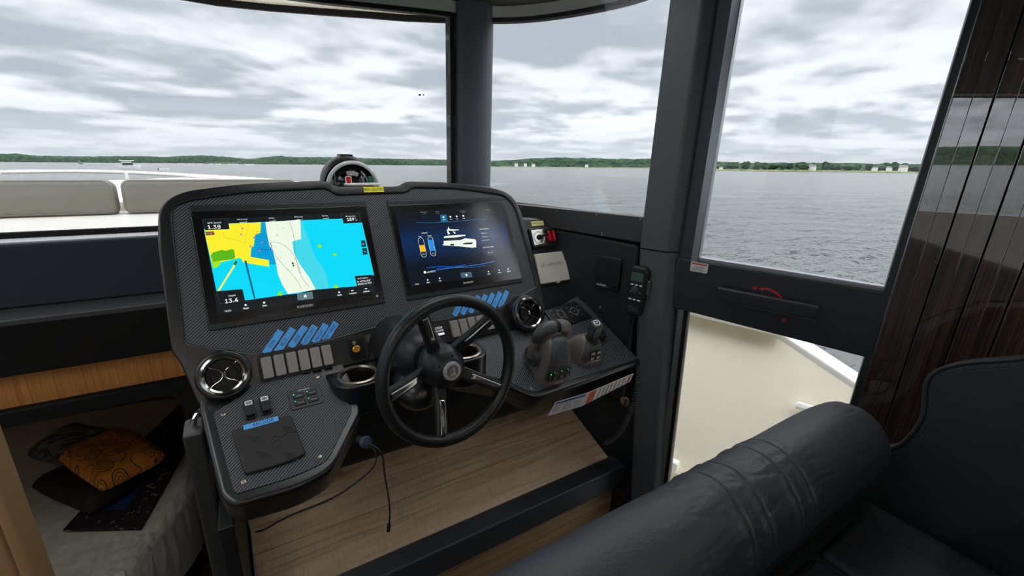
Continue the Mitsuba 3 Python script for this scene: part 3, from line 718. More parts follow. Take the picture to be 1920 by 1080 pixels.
for key, m, lb in (('wall_cabin_forward', box(-2.0, .2, 3.6, 3.64, -.6, .95), 'forward wall of the cabin below'), ('wall_cabin_starboard', box(.13, .17, 1.86, 3.6, -.6, .95), 'starboard wall of the cabin below'),
                   ('wall_cabin_port', box(-2.04, -2.0, 1.0, 3.64, -.6, .95), 'port wall of the cabin below'), ('floor_cabin', box(-2.0, .2, .95, 3.62, -.66, -.6), 'floor of the cabin below'), ('ceiling_cabin', box(-2.0, .2, 1.9, 3.6, .90, .95), 'ceiling of the cabin below')):
    add(key, m, 'm_cabin_wall', label=lb, kind='structure')
k = tag('cabin_lamp', 'small warm reading lamp in the cabin below', 'lamp')
add(k + '__bezel', mv(lathe([(0, .012), (.04, .012), (.045, 0), (.032, 0)], 24), -1.3, 3.0, .885), 'm_chrome')
add(k + '__lens', mv(lathe([(0, 0), (.032, 0), (.032, .004), (0, .004)], 24), -1.3, 3.0, .884), 'm_label_white', emitter=emit(lin(255, 190, 120), .7))
BED = [[-0.5522, 1.8136], [-0.5229, 1.9163], [-0.4939, 2.0029], [-0.4396, 2.1027], [-0.3849, 2.2185], [-0.3607, 2.3929], [-0.3736, 2.644], [-0.4693, 3.2269], [-1.1101, 3.3353], [-1.75, 3.3], [-1.75, 2.0], [-0.7143, 1.7778], [-0.5522, 1.8136]]
bed = spline(BED, 60)
k = tag('berth', 'cream quilted berth seen through the opening below the veneer', 'bed')
m = slab(bed, -.35, 0, .05, steps=5)
v = np.array(m.vertices); v[:, 2] += .012 * (meshkit.fbm(v * 3, 3, 9) - .5) * (v[:, 2] > -.05); m.vertices = v
add(k + '__quilt', m, 'm_quilt', uv=True)
add(k + '__base', slab(offs(ccw(bed), .06), -.6, -.3), 'm_deep_black')
k = tag('bed_runner', 'dark blue runner with patterned border lying across the berth', 'bed runner')
RUN = [[-0.4771, 3.109], [-0.4105, 2.5925], [-0.5358, 2.055], [-0.8075, 2.1964], [-0.7571, 2.3393], [-0.6371, 2.7482]]
add(k + '__border', slab(RUN, .006, .022, .004), 'm_runner_border')
add(k + '__centre', slab(offs(ccw(RUN), .10), .022, .026, .002), 'm_runner_blue')
def pillow(w, h, t, seed):
    n = 24; u = np.linspace(-1, 1, n); X, Y = np.meshgrid(u, u, indexing='ij')
    e = np.maximum((1 - X ** 4) * (1 - Y ** 4), 0) ** .45
    pin = 1 - .10 * (X ** 2 * Y ** 2) - .0
    nz = meshkit.fbm(np.stack([X * 2, Y * 2, 0 * X + seed], -1), 3, seed) - .5
    top = np.stack([X * w / 2 * (1 - .07 * (1 - Y ** 2)) * pin, Y * h / 2 * (1 - .07 * (1 - X ** 2)) * pin, t / 2 * e * (1 + .35 * nz)], -1).reshape(-1, 3)
    bot = top * A3(1, 1, -.7); f = grid_faces(n, n, False)
    m = trimesh.Trimesh(np.vstack([top, bot]), np.vstack([f[:, ::-1], f + n * n]), process=False); m.merge_vertices(); return m
def put_pillow(key, c, a, b, t, mt, label, seed):
    """c centre, a and b half-axes in plan."""
    fr = Fr(c, a, b); m = pillow(2 * np.linalg.norm(a), 2 * np.linalg.norm(b), t, seed)
    add(key, m, mt, fr, uv=np.array(m.vertices)[:, :2] * 1.0, smooth=True, label=label, category='pillow')
PIL = [[[-0.6562, 2.415, 0.17], [0.1151, -0.1854, 0.0], [0.0553, 0.1273, 0.0]], [[-0.8711, 2.7411, 0.1], [0.1156, -0.0989, -0.0], [-0.0095, 0.1182, -0.0]], [[-0.7743, 2.4188, 0.06], [0.1451, -0.177, 0.0], [0.0308, 0.0988, 0.0]]]
put_pillow('pillow', PIL[0][0], PIL[0][1], PIL[0][2], .14, 'm_rosette', 'ochre pillow with brown rosettes on top of the pile on the berth', 3)
put_pillow('pillow_001', PIL[1][0], PIL[1][1], PIL[1][2], .15, 'm_pillow_grey', 'grey striped pillow behind the ochre one on the berth', 5)
put_pillow('pillow_002', PIL[2][0], PIL[2][1], PIL[2][2], .13, 'm_pillow_dark', 'dark brown pillow under the ochre one on the berth', 6)
k = tag('panel_bulkhead', 'beige upholstered bulkhead end beside the cabin steps', kind='structure')
add(k + '__face', box(-1.0, -.396, .90, .96, -.1, 1.30, .01), 'm_beige')
add(k + '__edge_trim', box(-.398, -.380, .90, .96, -.1, 1.30, .006), 'm_beige')

# ================================================================== helm console
PA = Fr((-0.101, 1.317, 1.434), (0.99848, 0.05486, -0.00468), (-0.02012, 0.4426, 0.89649))
P2 = Fr((-0.01262, 1.13018, 1.04636), (0.99849, 0.05492, 0.0), (-0.04892, 0.88938, 0.45453))
P3 = Fr((0.86938, 1.17324, 1.03131), (1.0, 0.0, 0.0), (-0.0, 0.86603, 0.5))
PB = Fr((1.075, 1.24, 1.06), (0.99955, 0.02999, 0.0), (-0.01327, 0.44225, 0.89679))
OUT = [(-.0475, -.4587), (-.0677, -.3556), (-.080, -.3286), (-.0744, -.0718), (-.065, -.0037), (-.056, .017), (-.0359, .0376), (-.0018, .0531), (.1172, .0701), (.3206, .0783), (.3444, .0605), (.5299, .0586), (.5575, .075), (.6957, .0717), (.8557, .0552), (.9219, .0364), (.9521, .0136), (.9715, -.0297), (.9822, -.1288), (.9861, -.2932), (.985, -.40), (.962, -.455), (.92, -.478), (.86, -.478), (.80, -.455), (.60, -.450), (.36, -.450), (.26, -.450), (.07, -.450), (.04, -.475), (0, -.480), (-.03, -.474)]
OUT = fillet(OUT, [.02, .03, .05, .06, .03, .03, .03, .04, .06, .02, .02, .02, .02, .06, .06, .04, .03, .03, .05, .05, .04, .03, .03, .03, .04, .01, .01, .01, .02, .02, .02, .02], 4)
CAR = [(-.053, -.3148), (-.0396, -.0049), (-.0327, .0139), (.002, .0275), (.1298, .0466), (.3208, .0534), (.3396, .0333), (.552, .0364), (.575, .0527), (.7339, .0478), (.9107, .0206), (.9398, -.0063), (.9521, -.0445), (.9661, -.3214), (.8721, -.3445), (.789, -.3723), (.6697, -.3756), (.44, -.366), (.3785, -.3549), (.2567, -.367), (.093, -.3747), (.0295, -.3473), (-.0025, -.3352)]
CAR = fillet(CAR, [.012, .02, .02, .03, .05, .02, .015, .015, .02, .05, .03, .03, .03, .01, .03, .02, .03, .05, .05, .05, .03, .03, .03], 4)
k = tag('helm_console', 'black helm console with carbon-look panels that carries the two displays and the wheel', 'helm console')
add(k + '__face_trim', slab(OUT, -.035, .005, .0045, .006, holes=[CAR], steps=4), 'm_gloss_black', PA)
add(k + '__carbon_panel', slab(offs(ccw(CAR), -.001), -.012, -.0005), 'm_carbon', PA, uv=True)
sh = offs(ccw(OUT), .012)
add(k + '__rear_shell', slab(sh, -.30, -.03, bottom=True), 'm_satin_black', PA)
add(k + '__dash_top', box(.02, .80, 1.42, 1.75, .95, 1.445, .03), 'm_matte_black')
# wing that carries the anchor controls
RIM2 = fillet([(-.1277, -.0259), (-.1098, -.2594), (-.0898, -.2882), (-.0759, -.2931), (.026, -.3038), (.1022, -.2882), (.2007, -.1673), (.205, -.10), (.20, .02), (-.10, .05)], [.02, .03, .02, .02, .06, .03, .02, .02, .01, .03], 4)
CAR2 = fillet([(-.1011, -.0645), (-.0446, -.0368), (.0001, -.0006), (.1319, -.0227), (.1441, -.0477), (.1796, -.1501), (.1733, -.1637), (.0946, -.264), (.0237, -.2735), (-.0802, -.2676), (-.0844, -.2566)], [.008, .02, .03, .015, .03, .01, .02, .02, .08, .008, .01], 4)
add(k + '__wing_body', slab(RIM2, -.105, -.001, .012, .012, taper=.006, steps=4), 'm_gloss_black', P2)
add(k + '__wing_carbon', slab(CAR2, -.001, .0018, .0008), 'm_carbon', P2, uv=True)
def screw(key, u, v, z, fr, r=.0048):
    m = cat(mv(lathe([(0, 0), (r, 0), (r * .92, .0012), (r * .45, .0016), (r * .35, .0006), (0, .0006)], 18), u, v, z))
    add(key, m, 'm_brushed', fr)
for u, v in ((-.083, -.0757), (.1245, -.0351), (.0811, -.249), (-.0653, -.2488)):
    screw(k + '__' + num('console_screw'), u, v, .0018, P2)
# wing that carries the engine controls
RIM3 = fillet([(.285, -.250), (.278, -.262), (-.18, -.278), (-.262, -.200), (-.40, -.13), (-.45, .03), (.0, .03), (.235, .085)], [.008, .01, .03, .03, .03, .0, .0, .01], 4)
CAR3 = fillet([(.272, -.2451), (-.1881, -.253), (-.2424, -.1944), (-.375, -.11), (-.40, .0), (.0, .012), (.2131, .080)], [.006, .02, .03, .02, .02, .02, .006], 4)
add(k + '__control_wing', slab(RIM3, -.095, -.001, .012, .010, taper=.008, steps=4), 'm_gloss_black', P3)
add(k + '__control_carbon', slab(CAR3, -.001, .0016, .0008), 'm_carbon', P3, uv=True)
screw(k + '__' + num('console_screw'), -.182, -.240, .0016, P3); screw(k + '__' + num('console_screw'), .256, -.20, .0016, P3); screw(k + '__' + num('console_screw'), -.16, -.055, .0016, P3)
# body under the face: pedestal, wheel cowl, cup holders
add(k + '__pedestal', box(.06, .98, 1.26, 1.5, .60, 1.0, .03), 'm_satin_black')
CW = A3(0.382, 0.867, 1.095)
WN = nrm(A3(math.sin(.104) * math.cos(.14), -math.cos(.104) * math.cos(.14), math.sin(.14)))
WU = nrm(np.cross(A3(0, 0, 1), WN)); WH = Fr(CW, WU, np.cross(WN, WU))
add(k + '__column_cowl', WH(mv(lathe([(0, -.10), (.040, -.10), (.056, -.112), (.068, -.14), (.074, -.18), (.076, -.26), (.07, -.34), (0, -.34)], 56), -.012, .01, 0)), 'm_satin_black')
b = ball(.062, .085, .055, 4)
add(k + '__column_bowl', mv(b, 0.3350, 1.0024, 0.9979), 'm_gloss_black')
CUPS = [[0.2062, 1.07, 1.0344], [0.4989, 1.0529, 1.0446]]
def cup_body(key, c, r, h):
    ck = k + '__' + key
    out = fillet([(-r - .014, -r - .012), (r + .016, -r - .012), (r + .024, r + .022), (-r - .034, r + .022)], [.055, .055, .012, .03], 8)
    add(ck, mv(slab(out, -h, -.004, .005, .012, holes=[circle(r + .002, 48)], bottom=False), *c), 'm_gloss_black')
    add(ck + '__steel_ring', mv(lathe([(r - .004, -.012), (r - .004, -.002), (r - .001, .002), (r + .003, .0025), (r + .007, 0), (r + .0075, -.006)], 56), *c), 'm_brushed')
    add(ck + '__steel_cup', mv(lathe([(r - .003, .0), (r - .005, -h + .010), (0, -h + .009)], 48), *c), 'm_cup_steel')
cup_body('cup_holder', CUPS[0], .0455, .085); cup_body('cup_holder_001', CUPS[1], .047, .085)
# air vents
def vent(u, v, fr, r=.05, h=.034):
    vk = k + '__' + num('air_vent')
    F = fr.at(u, v, h)
    add(vk, slab(circle(r + .012, 48), -h - .01, .003, .005, holes=[circle(r - .002, 48)], taper=-.004), 'm_gloss_black', F)
    add(vk + '__chrome_ring', lathe([(r - .007, .004), (r - .0065, .010), (r - .002, .0135), (r + .003, .012), (r + .005, .005), (r + .005, .0)], 64), 'm_chrome', F)
    add(vk + '__throat', lathe([(r - .006, .005), (r - .008, -.018), (0, -.022)], 48), 'm_matte_black', F)
    add(vk + '__inner_ring', lathe([(r * .55, -.017), (r * .55, -.004), (r * .50, -.004), (r * .50, -.017)], 40), 'm_matte_black', F)
    arms = []
    for sx in (-1, 1):
        for sy in (-1, 1):
            pts = [(sx * .003, sy * .004, .006), (sx * .006, sy * .010, .007), (sx * (r * .42), sy * (r * .40), .007), (sx * (r * .66), sy * (r * .62), .006)]
            arms.append(tube(spline(pts, 10), .0016, 8))
    add(vk + '__cross_grip', cat(slab(rrect(.009, .014, .003), .001, .009, .002), *arms), 'm_chrome', F)
for vu, vv_, vr in [[0.0101, -0.4041, 0.0433], [0.8831, -0.4095, 0.0502]]:
    vent(vu, vv_, PA, vr)
# switch rows
sk = k + '__switch_plate'
add(sk, slab(rrect(.265, .075, .012, 4, .2135, -.409), .003, .0065, .002), 'm_matte_black', PA)
def rocker(fr, u0, u1, v0, v1, key, icon):
    w, h = u1 - u0, v1 - v0; F = fr.at((u0 + u1) / 2, (v0 + v1) / 2, .0065)
    pr = slab(fillet(rect(-w / 2 + .0006, -h / 2, w / 2 - .0006, h / 2), .0035), 0, .008, .0022, steps=3)
    vv = np.array(pr.vertices); vv[:, 2] += (vv[:, 2] > .003) * (.0015 - .10 * vv[:, 1] + .9 * vv[:, 1] ** 2 * 2); pr.vertices = vv
    add(key, pr, 'm_key_grey', F)
    zt = lambda y: .008 + .0015 - .10 * y + 1.8 * y * y + .0003
    y0 = -.30 * h
    add(key + '__marker', slab(rect(-.30 * w, y0 - .0011, .30 * w, y0 + .0011), zt(y0) - .0012, zt(y0)), 'm_white_print', F)
    y1 = .24 * h
    ic = slab(rrect(.30 * w, .12 * h, .001, 2, 0, y1), zt(y1) - .001, zt(y1) + .0002, holes=[rrect(.2 * w, .07 * h, .001, 2, 0, y1)]) if icon % 2 else slab(circle(.13 * w, 14, 0, y1), zt(y1) - .001, zt(y1) + .0002, holes=[circle(.07 * w, 14, 0, y1)])
    add(key + '__icon', ic, 'm_grey_print', F)
for i in range(6):
    rocker(PA, .0868 + .02795 * i, .0868 + .02795 * i + .0245, -.4345, -.382, sk + '__' + num('rocker_switch'), i)
kk = sk + '__ignition_socket'
F = PA.at(.317, -.4085, .0065)
add(kk, slab(rrect(.040, .054, .003), 0, .003, .001), 'm_deep_black', F)
add(kk + '__brass_plug', mv(lathe([(0, .004), (.0105, .004), (.0105, .009), (.008, .011), (.006, .011), (.0045, .0095), (0, .0095)], 28), -.003, -.001, 0), 'm_brass', F)
add(kk + '__brass_tab', mv(slab(rrect(.010, .010, .003), .003, .008, .001), -.006, .017, 0), 'm_brushed', F)
sk2 = k + '__switch_plate_001'
add(sk2, slab(rrect(.200, .075, .02, 4, .700, -.410), .003, .0065, .002), 'm_matte_black', PA)
for i in range(6):
    rocker(PA, .601 + .0308 * i, .601 + .0308 * i + .0275, -.437, -.384, sk2 + '__' + num('rocker_switch'), i + 1)
lk = k + '__status_display'
add(lk, slab(rrect(.048, .038, .004, 3, .563, -.406), .003, .009, .002), 'm_matte_black', PA)
add(lk + '__screen', slab(rect(.543, -.4225, .583, -.390), .009, .0095), 'm_dark_print', PA)
add(lk + '__lettering', cat(text('STEER', .0065, .563, -.3975, .0095, sx=.9), text('LOCKED', .006, .563, -.4065, .0095, sx=.9), slab(rect(.548, -.4205, .578, -.4135), .0095, .0098)), 'm_white_print', PA, emitter=emit((.6, .62, .64), .1))
# the panel between wing and face under the wheel, lower edge in pale wood
add(k + '__lower_panel', box(.05, .95, 1.318, 1.36, .575, .85, .004), 'm_satin_black')
m = slab([[0.1776, 0.5702], [0.6861, 0.6459], [0.6448, 0.6754], [0.3963, 0.6741], [0.1639, 0.6096]], 0, .03, .002)
add(k + '__wood_edge', m, 'm_wood_step', Fr((0, 1.318, 0), (1, 0, 0), (0, 0, 1)), uv=True)

# ---- grab post at the port end of the console
k = tag('grab_post', 'black leather-wrapped upright post beside the anchor control wing', 'post')
m = slab(rrect(.040, .075, .008, 4), .05, .985, .006, .004)
v = np.array(m.vertices); v[:, 2] += np.where(v[:, 2] > .9, -.35 * (v[:, 1] + .0) * -1 * 0, 0); m.vertices = v
add(k + '__wrap', mv(m, -.152, 1.09, 0), 'm_grip')
add(k + '__bracket', tube(spline([(-.150, 1.09, .975), (-.145, 1.10, 1.005), (-.135, 1.11, 1.01), (-.120, 1.12, .99)], 12), .006, 8), 'm_chrome')

# ---- displays
def display(key, o, label, q, side):
    k = tag(key, label, 'display')
    u0, u1, v0, v1 = q
    add(k + '__housing', slab(fillet(rect(u0, v0, u1, v1), .006), -.002, .0035, .003), 'm_satin_black', PA)
    add(k + '__glass_front', slab(fillet(rect(u0 + .002, v0 + .014, u1 - .002, v1 - .017), .003), .003, .0045, .0008), 'm_screen_glass', PA)
    return k
lacquer('m_screen_glass', [.004, .004, .005], .03, 2.2)
def screen(key, layers, z=.0046):
    ms, cs = [], []
    for i, (m, c) in enumerate(layers):
        v = np.array(m.vertices)
        m = trimesh.Trimesh(np.c_[v[:, :2], v[:, 2] * 0 + z + i * 2.5e-6], m.faces, process=False)
        n = np.cross(m.vertices[m.faces[:, 1]] - m.vertices[m.faces[:, 0]], m.vertices[m.faces[:, 2]] - m.vertices[m.faces[:, 0]])[:, 2]
        f = np.where((n > 0)[:, None], m.faces, m.faces[:, ::-1]); m = trimesh.Trimesh(m.vertices, f, process=False)
        ms.append(m); cs.append(np.tile(c, (len(m.vertices), 1)))
    M = trimesh.Trimesh(np.vstack([m.vertices for m in ms]), np.vstack([np.array(m.faces) + sum(len(x.vertices) for x in ms[:i]) for i, m in enumerate(ms)]), process=False)
    add(key, M, 'm_screen_glass', PA, color=np.vstack(cs), emitter={'type': 'area', 'radiance': {'type': 'mesh_attribute', 'name': 'vertex_color'}})
BR = 0.155
col = lambda r, g, b, k=1.0: [BR * k * x for x in lin(r, g, b)]
def tflat(s, h, x, y, center=False, bold=False, sx=1.0):
    m = text(s, h, x, y, 0, 0, .0002, bold, center, sx)
    f = [i for i, n in enumerate(m.face_normals) if n[2] > .5]
    m.update_faces(np.array(f)); m.remove_unreferenced_vertices(); return m
C = {'yellow': [[0.0182, -0.0629], [0.0199, -0.0469], [0.0704, -0.0502], [0.0695, -0.0361], [0.1418, -0.0359], [0.1363, -0.065], [0.1236, -0.0686], [0.1164, -0.0971], [0.1106, -0.101], [0.1052, -0.1249], [0.1444, -0.1379], [0.1421, -0.1555], [0.0875, -0.1384], [0.0821, -0.1256], [0.0227, -0.1355], [0.0211, -0.1099]], 'green': [[0.0222, -0.1143], [0.0284, -0.1064], [0.0463, -0.1017], [0.0547, -0.1046], [0.0675, -0.1015], [0.0725, -0.1041], [0.0722, -0.1237], [0.0674, -0.1275], [0.0253, -0.1294]], 'lime': [[0.0222, -0.127], [0.0394, -0.1267], [0.0397, -0.1374], [0.03, -0.1448], [0.0231, -0.1452]], 'marina': [[0.1416, -0.0368], [0.1513, -0.0364], [0.1505, -0.0546], [0.1509, -0.0774], [0.1513, -0.1002], [0.1569, -0.1143], [0.1568, -0.1279], [0.161, -0.1509], [0.1439, -0.149], [0.1444, -0.1379], [0.1052, -0.1249], [0.1106, -0.101], [0.116, -0.0993], [0.1236, -0.0686], [0.1363, -0.065]], 'channel': [[0.1513, -0.0364], [0.2355, -0.0341], [0.2288, -0.0882], [0.2061, -0.0933], [0.2053, -0.1235], [0.2143, -0.1569], [0.231, -0.1937], [0.2418, -0.23], [0.1738, -0.2324], [0.1643, -0.2054], [0.1588, -0.1777], [0.1591, -0.1507], [0.1569, -0.1143], [0.1513, -0.1002], [0.1504, -0.0683]], 'shallow': [[0.2351, -0.0365], [0.2422, -0.0369], [0.2412, -0.0559], [0.247, -0.0848], [0.2507, -0.1137], [0.2591, -0.1524], [0.2695, -0.1678], [0.274, -0.1921], [0.2761, -0.2302], [0.2418, -0.23], [0.231, -0.1937], [0.2143, -0.1569], [0.2053, -0.1235], [0.2061, -0.0933], [0.2288, -0.0882]], 'chartarea': [[0.0177, -0.0459], [0.0704, -0.0502], [0.0696, -0.0352], [0.3462, -0.0366], [0.3459, -0.0516], [0.398, -0.0516], [0.4029, -0.2107], [0.3489, -0.2063], [0.3495, -0.2358], [0.2354, -0.23], [0.1947, -0.2346], [0.1717, -0.2334], [0.0773, -0.2343], [0.0759, -0.2062], [0.0264, -0.2041], [0.0222, -0.2026]], 'bridge': [[0.0688, -0.1376], [0.0728, -0.1402], [0.0282, -0.2035], [0.0235, -0.2028]], 'bridgetip': [[0.0714, -0.1323], [0.0753, -0.1348], [0.0704, -0.1443], [0.0656, -0.1403]], 'pier': [[0.0902, -0.1343], [0.0947, -0.1339], [0.1001, -0.2322], [0.0964, -0.2329]], 'homebtn': [[0.1947, -0.2346], [0.2326, -0.2343], [0.2314, -0.2539], [0.1934, -0.2526]], 'redbox': [[0.0194, -0.0532], [0.0372, -0.0536], [0.0377, -0.0631], [0.0195, -0.063]], 'boxTL': [[0.0186, -0.0211], [0.0701, -0.0216], [0.0704, -0.0502], [0.0199, -0.0494]], 'boxTR': [[0.3443, -0.0215], [0.395, -0.0213], [0.3966, -0.0516], [0.3459, -0.0516]], 'boxBL': [[0.0222, -0.2026], [0.0743, -0.2051], [0.0758, -0.2319], [0.024, -0.2342]], 'boxBR': [[0.3489, -0.2063], [0.3975, -0.2085], [0.3983, -0.2376], [0.3495, -0.2358]], 'zin': [[0.3846, -0.1056], [0.3962, -0.1055], [0.3965, -0.1243], [0.3834, -0.1246]], 'zout': [[0.3837, -0.1282], [0.3967, -0.1283], [0.3961, -0.147], [0.3826, -0.1471]], 'track1': [[0.2075, -0.0387], [0.2093, -0.1192], [0.2093, -0.1748], [0.2269, -0.2186]], 'track2': [[0.1552, -0.0923], [0.1662, -0.1379], [0.1887, -0.1769], [0.2076, -0.2228]], 'track3': [[0.1546, -0.0914], [0.1775, -0.096], [0.1981, -0.1182], [0.209, -0.1517], [0.2122, -0.1821]], 'route': [[0.1217, -0.1065], [0.1515, -0.1115], [0.1563, -0.1006], [0.1527, -0.0912]], 'contour': [[0.0559, -0.0571], [0.0559, -0.0701], [0.0985, -0.0876], [0.1123, -0.0432]], 'blobs': [[0.2717, -0.1117], [0.3065, -0.1396], [0.2939, -0.229], [0.1559, -0.2288]], 'txt': [[0.0259, -0.0357], [0.0252, -0.0485], [0.057, -0.0493], [0.3516, -0.0329], [0.3498, -0.0478], [0.0427, -0.2162], [0.0323, -0.2284], [0.3578, -0.2163], [0.3537, -0.2256], [0.3522, -0.2337], [0.0939, -0.03], [0.1668, -0.0295], [0.2321, -0.0292], [0.3013, -0.0289], [0.0385, -0.2462], [0.0768, -0.25], [0.117, -0.2514], [0.2988, -0.2516], [0.3329, -0.2504], [0.3725, -0.2513], [0.1967, -0.2698], [0.4, -0.2717], [0.2115, -0.244], [0.3884, -0.116], [0.3899, -0.1388]]}
pl = lambda n: flat(ccw(C[n]), 0)
k = display('chartplotter', None, 'black multifunction display showing a cyan and yellow nautical chart', (-.0052, .4212, -.2955, .0160), 0)
DK, WH_, GR = col(14, 20, 24), col(235, 240, 240), col(60, 70, 74)
lay = [(flat(rect(.017, -.2595, .3985, -.0213), 0), DK), (pl('chartarea'), col(0, 206, 236)), (pl('yellow'), col(238, 226, 44)), (pl('lime'), col(160, 216, 30)), (pl('green'), col(86, 176, 22)), (pl('marina'), col(0, 152, 208)),
       (pl('shallow'), col(62, 206, 222)), (pl('channel'), col(226, 236, 218)), (pl('bridge'), col(232, 228, 110)), (pl('bridgetip'), col(70, 90, 30)), (pl('pier'), col(10, 98, 130))]
for i in range(13):
    y = -.060 - .0052 * i
    lay.append((line([(.126 - .0004 * i, y), (.147 + .0002 * i, y)], .0006, 0), col(0, 96, 150)))
for n in ('track1', 'track2', 'track3'):
    lay.append((line(spline(C[n], 24), .0007, 0), col(70, 84, 70)))
lay += [(line(C['contour'], .0006, 0), col(170, 166, 40)), (line(C['route'], .0010, 0), col(20, 40, 140))]
for i, (x, y) in enumerate(C['blobs']):
    r = (.0050, .0042, .0052, .0056)[i]
    y = max(y, -.2325) if i > 1 else y
    lay.append((flat(circle(r, 18, x, y), 0), col(140, 220, 30)))
for x, y in ((.098, -.050), (.093, -.066), (.109, -.098), (.127, -.111), (.12, -.076), (.135, -.09)):
    lay.append((flat(circle(.0022, 12, x, y), 0), col(214, 90, 190)))
for x, y in ((.150, -.055), (.163, -.104), (.178, -.062), (.205, -.141), (.19, -.055), (.225, -.142), (.172, -.133)):
    lay.append((flat(circle(.0009, 8, x, y), 0), col(60, 90, 80)))
lay += [(line(circle(.0026, 12, .173, -.073).tolist() + [[.1756, -.073]], .0006, 0), col(60, 80, 80)), (flat([(.195, -.155), (.1985, -.147), (.2005, -.155)], 0), col(20, 30, 20)), (flat(circle(.002, 12, .1985, -.159), 0), col(16, 20, 16))]
for n in ('boxTL', 'boxTR', 'boxBL', 'boxBR'):
    lay += [(pl(n), GR), (flat(offs(ccw(C[n]), .0006), 0), DK)]
lay += [(pl('redbox'), col(96, 100, 84)), (flat(circle(.0034, 14, .0308, -.0596), 0), col(226, 40, 40)), (flat(circle(.0010, 8, .0308, -.0596), 0), WH_), (pl('zin'), col(30, 56, 66)), (pl('zout'), col(30, 56, 66)), (pl('homebtn'), col(84, 112, 118))]
t = C['txt']
lay += [(tflat('GPS Speed', .0040, .0265, -.0318), WH_), (tflat('1.35', .0094, .0245, -.0425, bold=True), WH_), (tflat('k', .0042, .0500, -.0395), WH_), (tflat('t', .0042, .0500, -.0455), WH_),
        (tflat('GPS Hdg (COG)', .0034, .3545, -.0310, sx=.8), WH_), (tflat('189', .0086, .3562, -.0405, bold=True, sx=.95), WH_), (tflat('°', .006, .379, -.0395), WH_), (tflat('M', .0036, .3815, -.0435), WH_),
        (tflat('Depth', .0042, .0440, -.2180), WH_), (tflat('13.4', .0094, .0345, -.2300, bold=True), WH_), (tflat('f', .0045, .0600, -.2265), WH_), (tflat('t', .0045, .0600, -.2330), WH_),
        (tflat('GPS Position', .0040, .3545, -.2150, sx=.9), WH_), (tflat("N  41°16.828'", .0046, .3520, -.2235, bold=True, sx=.88), WH_), (tflat("W072°19.752'", .0046, .3520, -.2310, bold=True, sx=.88), WH_)]
for i, (s, x) in enumerate((('Dist to Dest', .101), ('Arrival', .167), ('Off Course', .232), ('Bearing', .300))):
    lay += [(tflat(s, .0034, x, -.0262, True, sx=.9), WH_), (flat(rect(x - .007, -.0345, x + .007, -.0335), 0), WH_), (flat(rect(x + .008, -.0345, x + .009, -.0310), 0), WH_)]
for s, x in (('11:41', .0385), ('Mark', .0768), ('Info', .117), ('MOB', .2988), ('Toolbars', .3345), ('Options', .3725)):
    lay.append((tflat(s, .0040, x, -.2538, True, bold=True, sx=.9), WH_))
    if s not in ('11:41',):
        lay.append((flat(circle(.0026, 12, x, -.2460), 0) if s in ('Mark', 'Info', 'MOB') else flat(rect(x - .0034, -.2475, x + .0034, -.2450), 0), WH_))
hx, hy = .2132, -.2440
house_icon = lambda hx, hy, s: [(flat([(hx - s, hy), (hx, hy + s), (hx + s, hy)], 0), WH_), (flat(rect(hx - .7 * s, hy - .9 * s, hx + .7 * s, hy + .05 * s), 0), WH_), (flat(rect(hx - .2 * s, hy - .9 * s, hx + .2 * s, hy - .3 * s), 0), GR)]
lay += house_icon(hx, hy, .0046)
lay += [(flat(rect(.3868, -.1165, .3912, -.1155), 0), WH_), (flat(rect(.3885, -.1182, .3895, -.1138), 0), WH_), (flat(rect(.3878, -.1395, .3922, -.1385), 0), WH_)]
screen(k + '__screen', lay)
add(k + '__maker_lettering', text('GARMIN', .0062, .2085, -.2700, .0046, sx=1.15), 'm_white_print', PA)
add(k + '__power_mark', mv(slab(circle(.0032, 16), 0, .0003, holes=[circle(.0018, 16)]), .4, -.2717, .0046), 'm_white_print', PA)

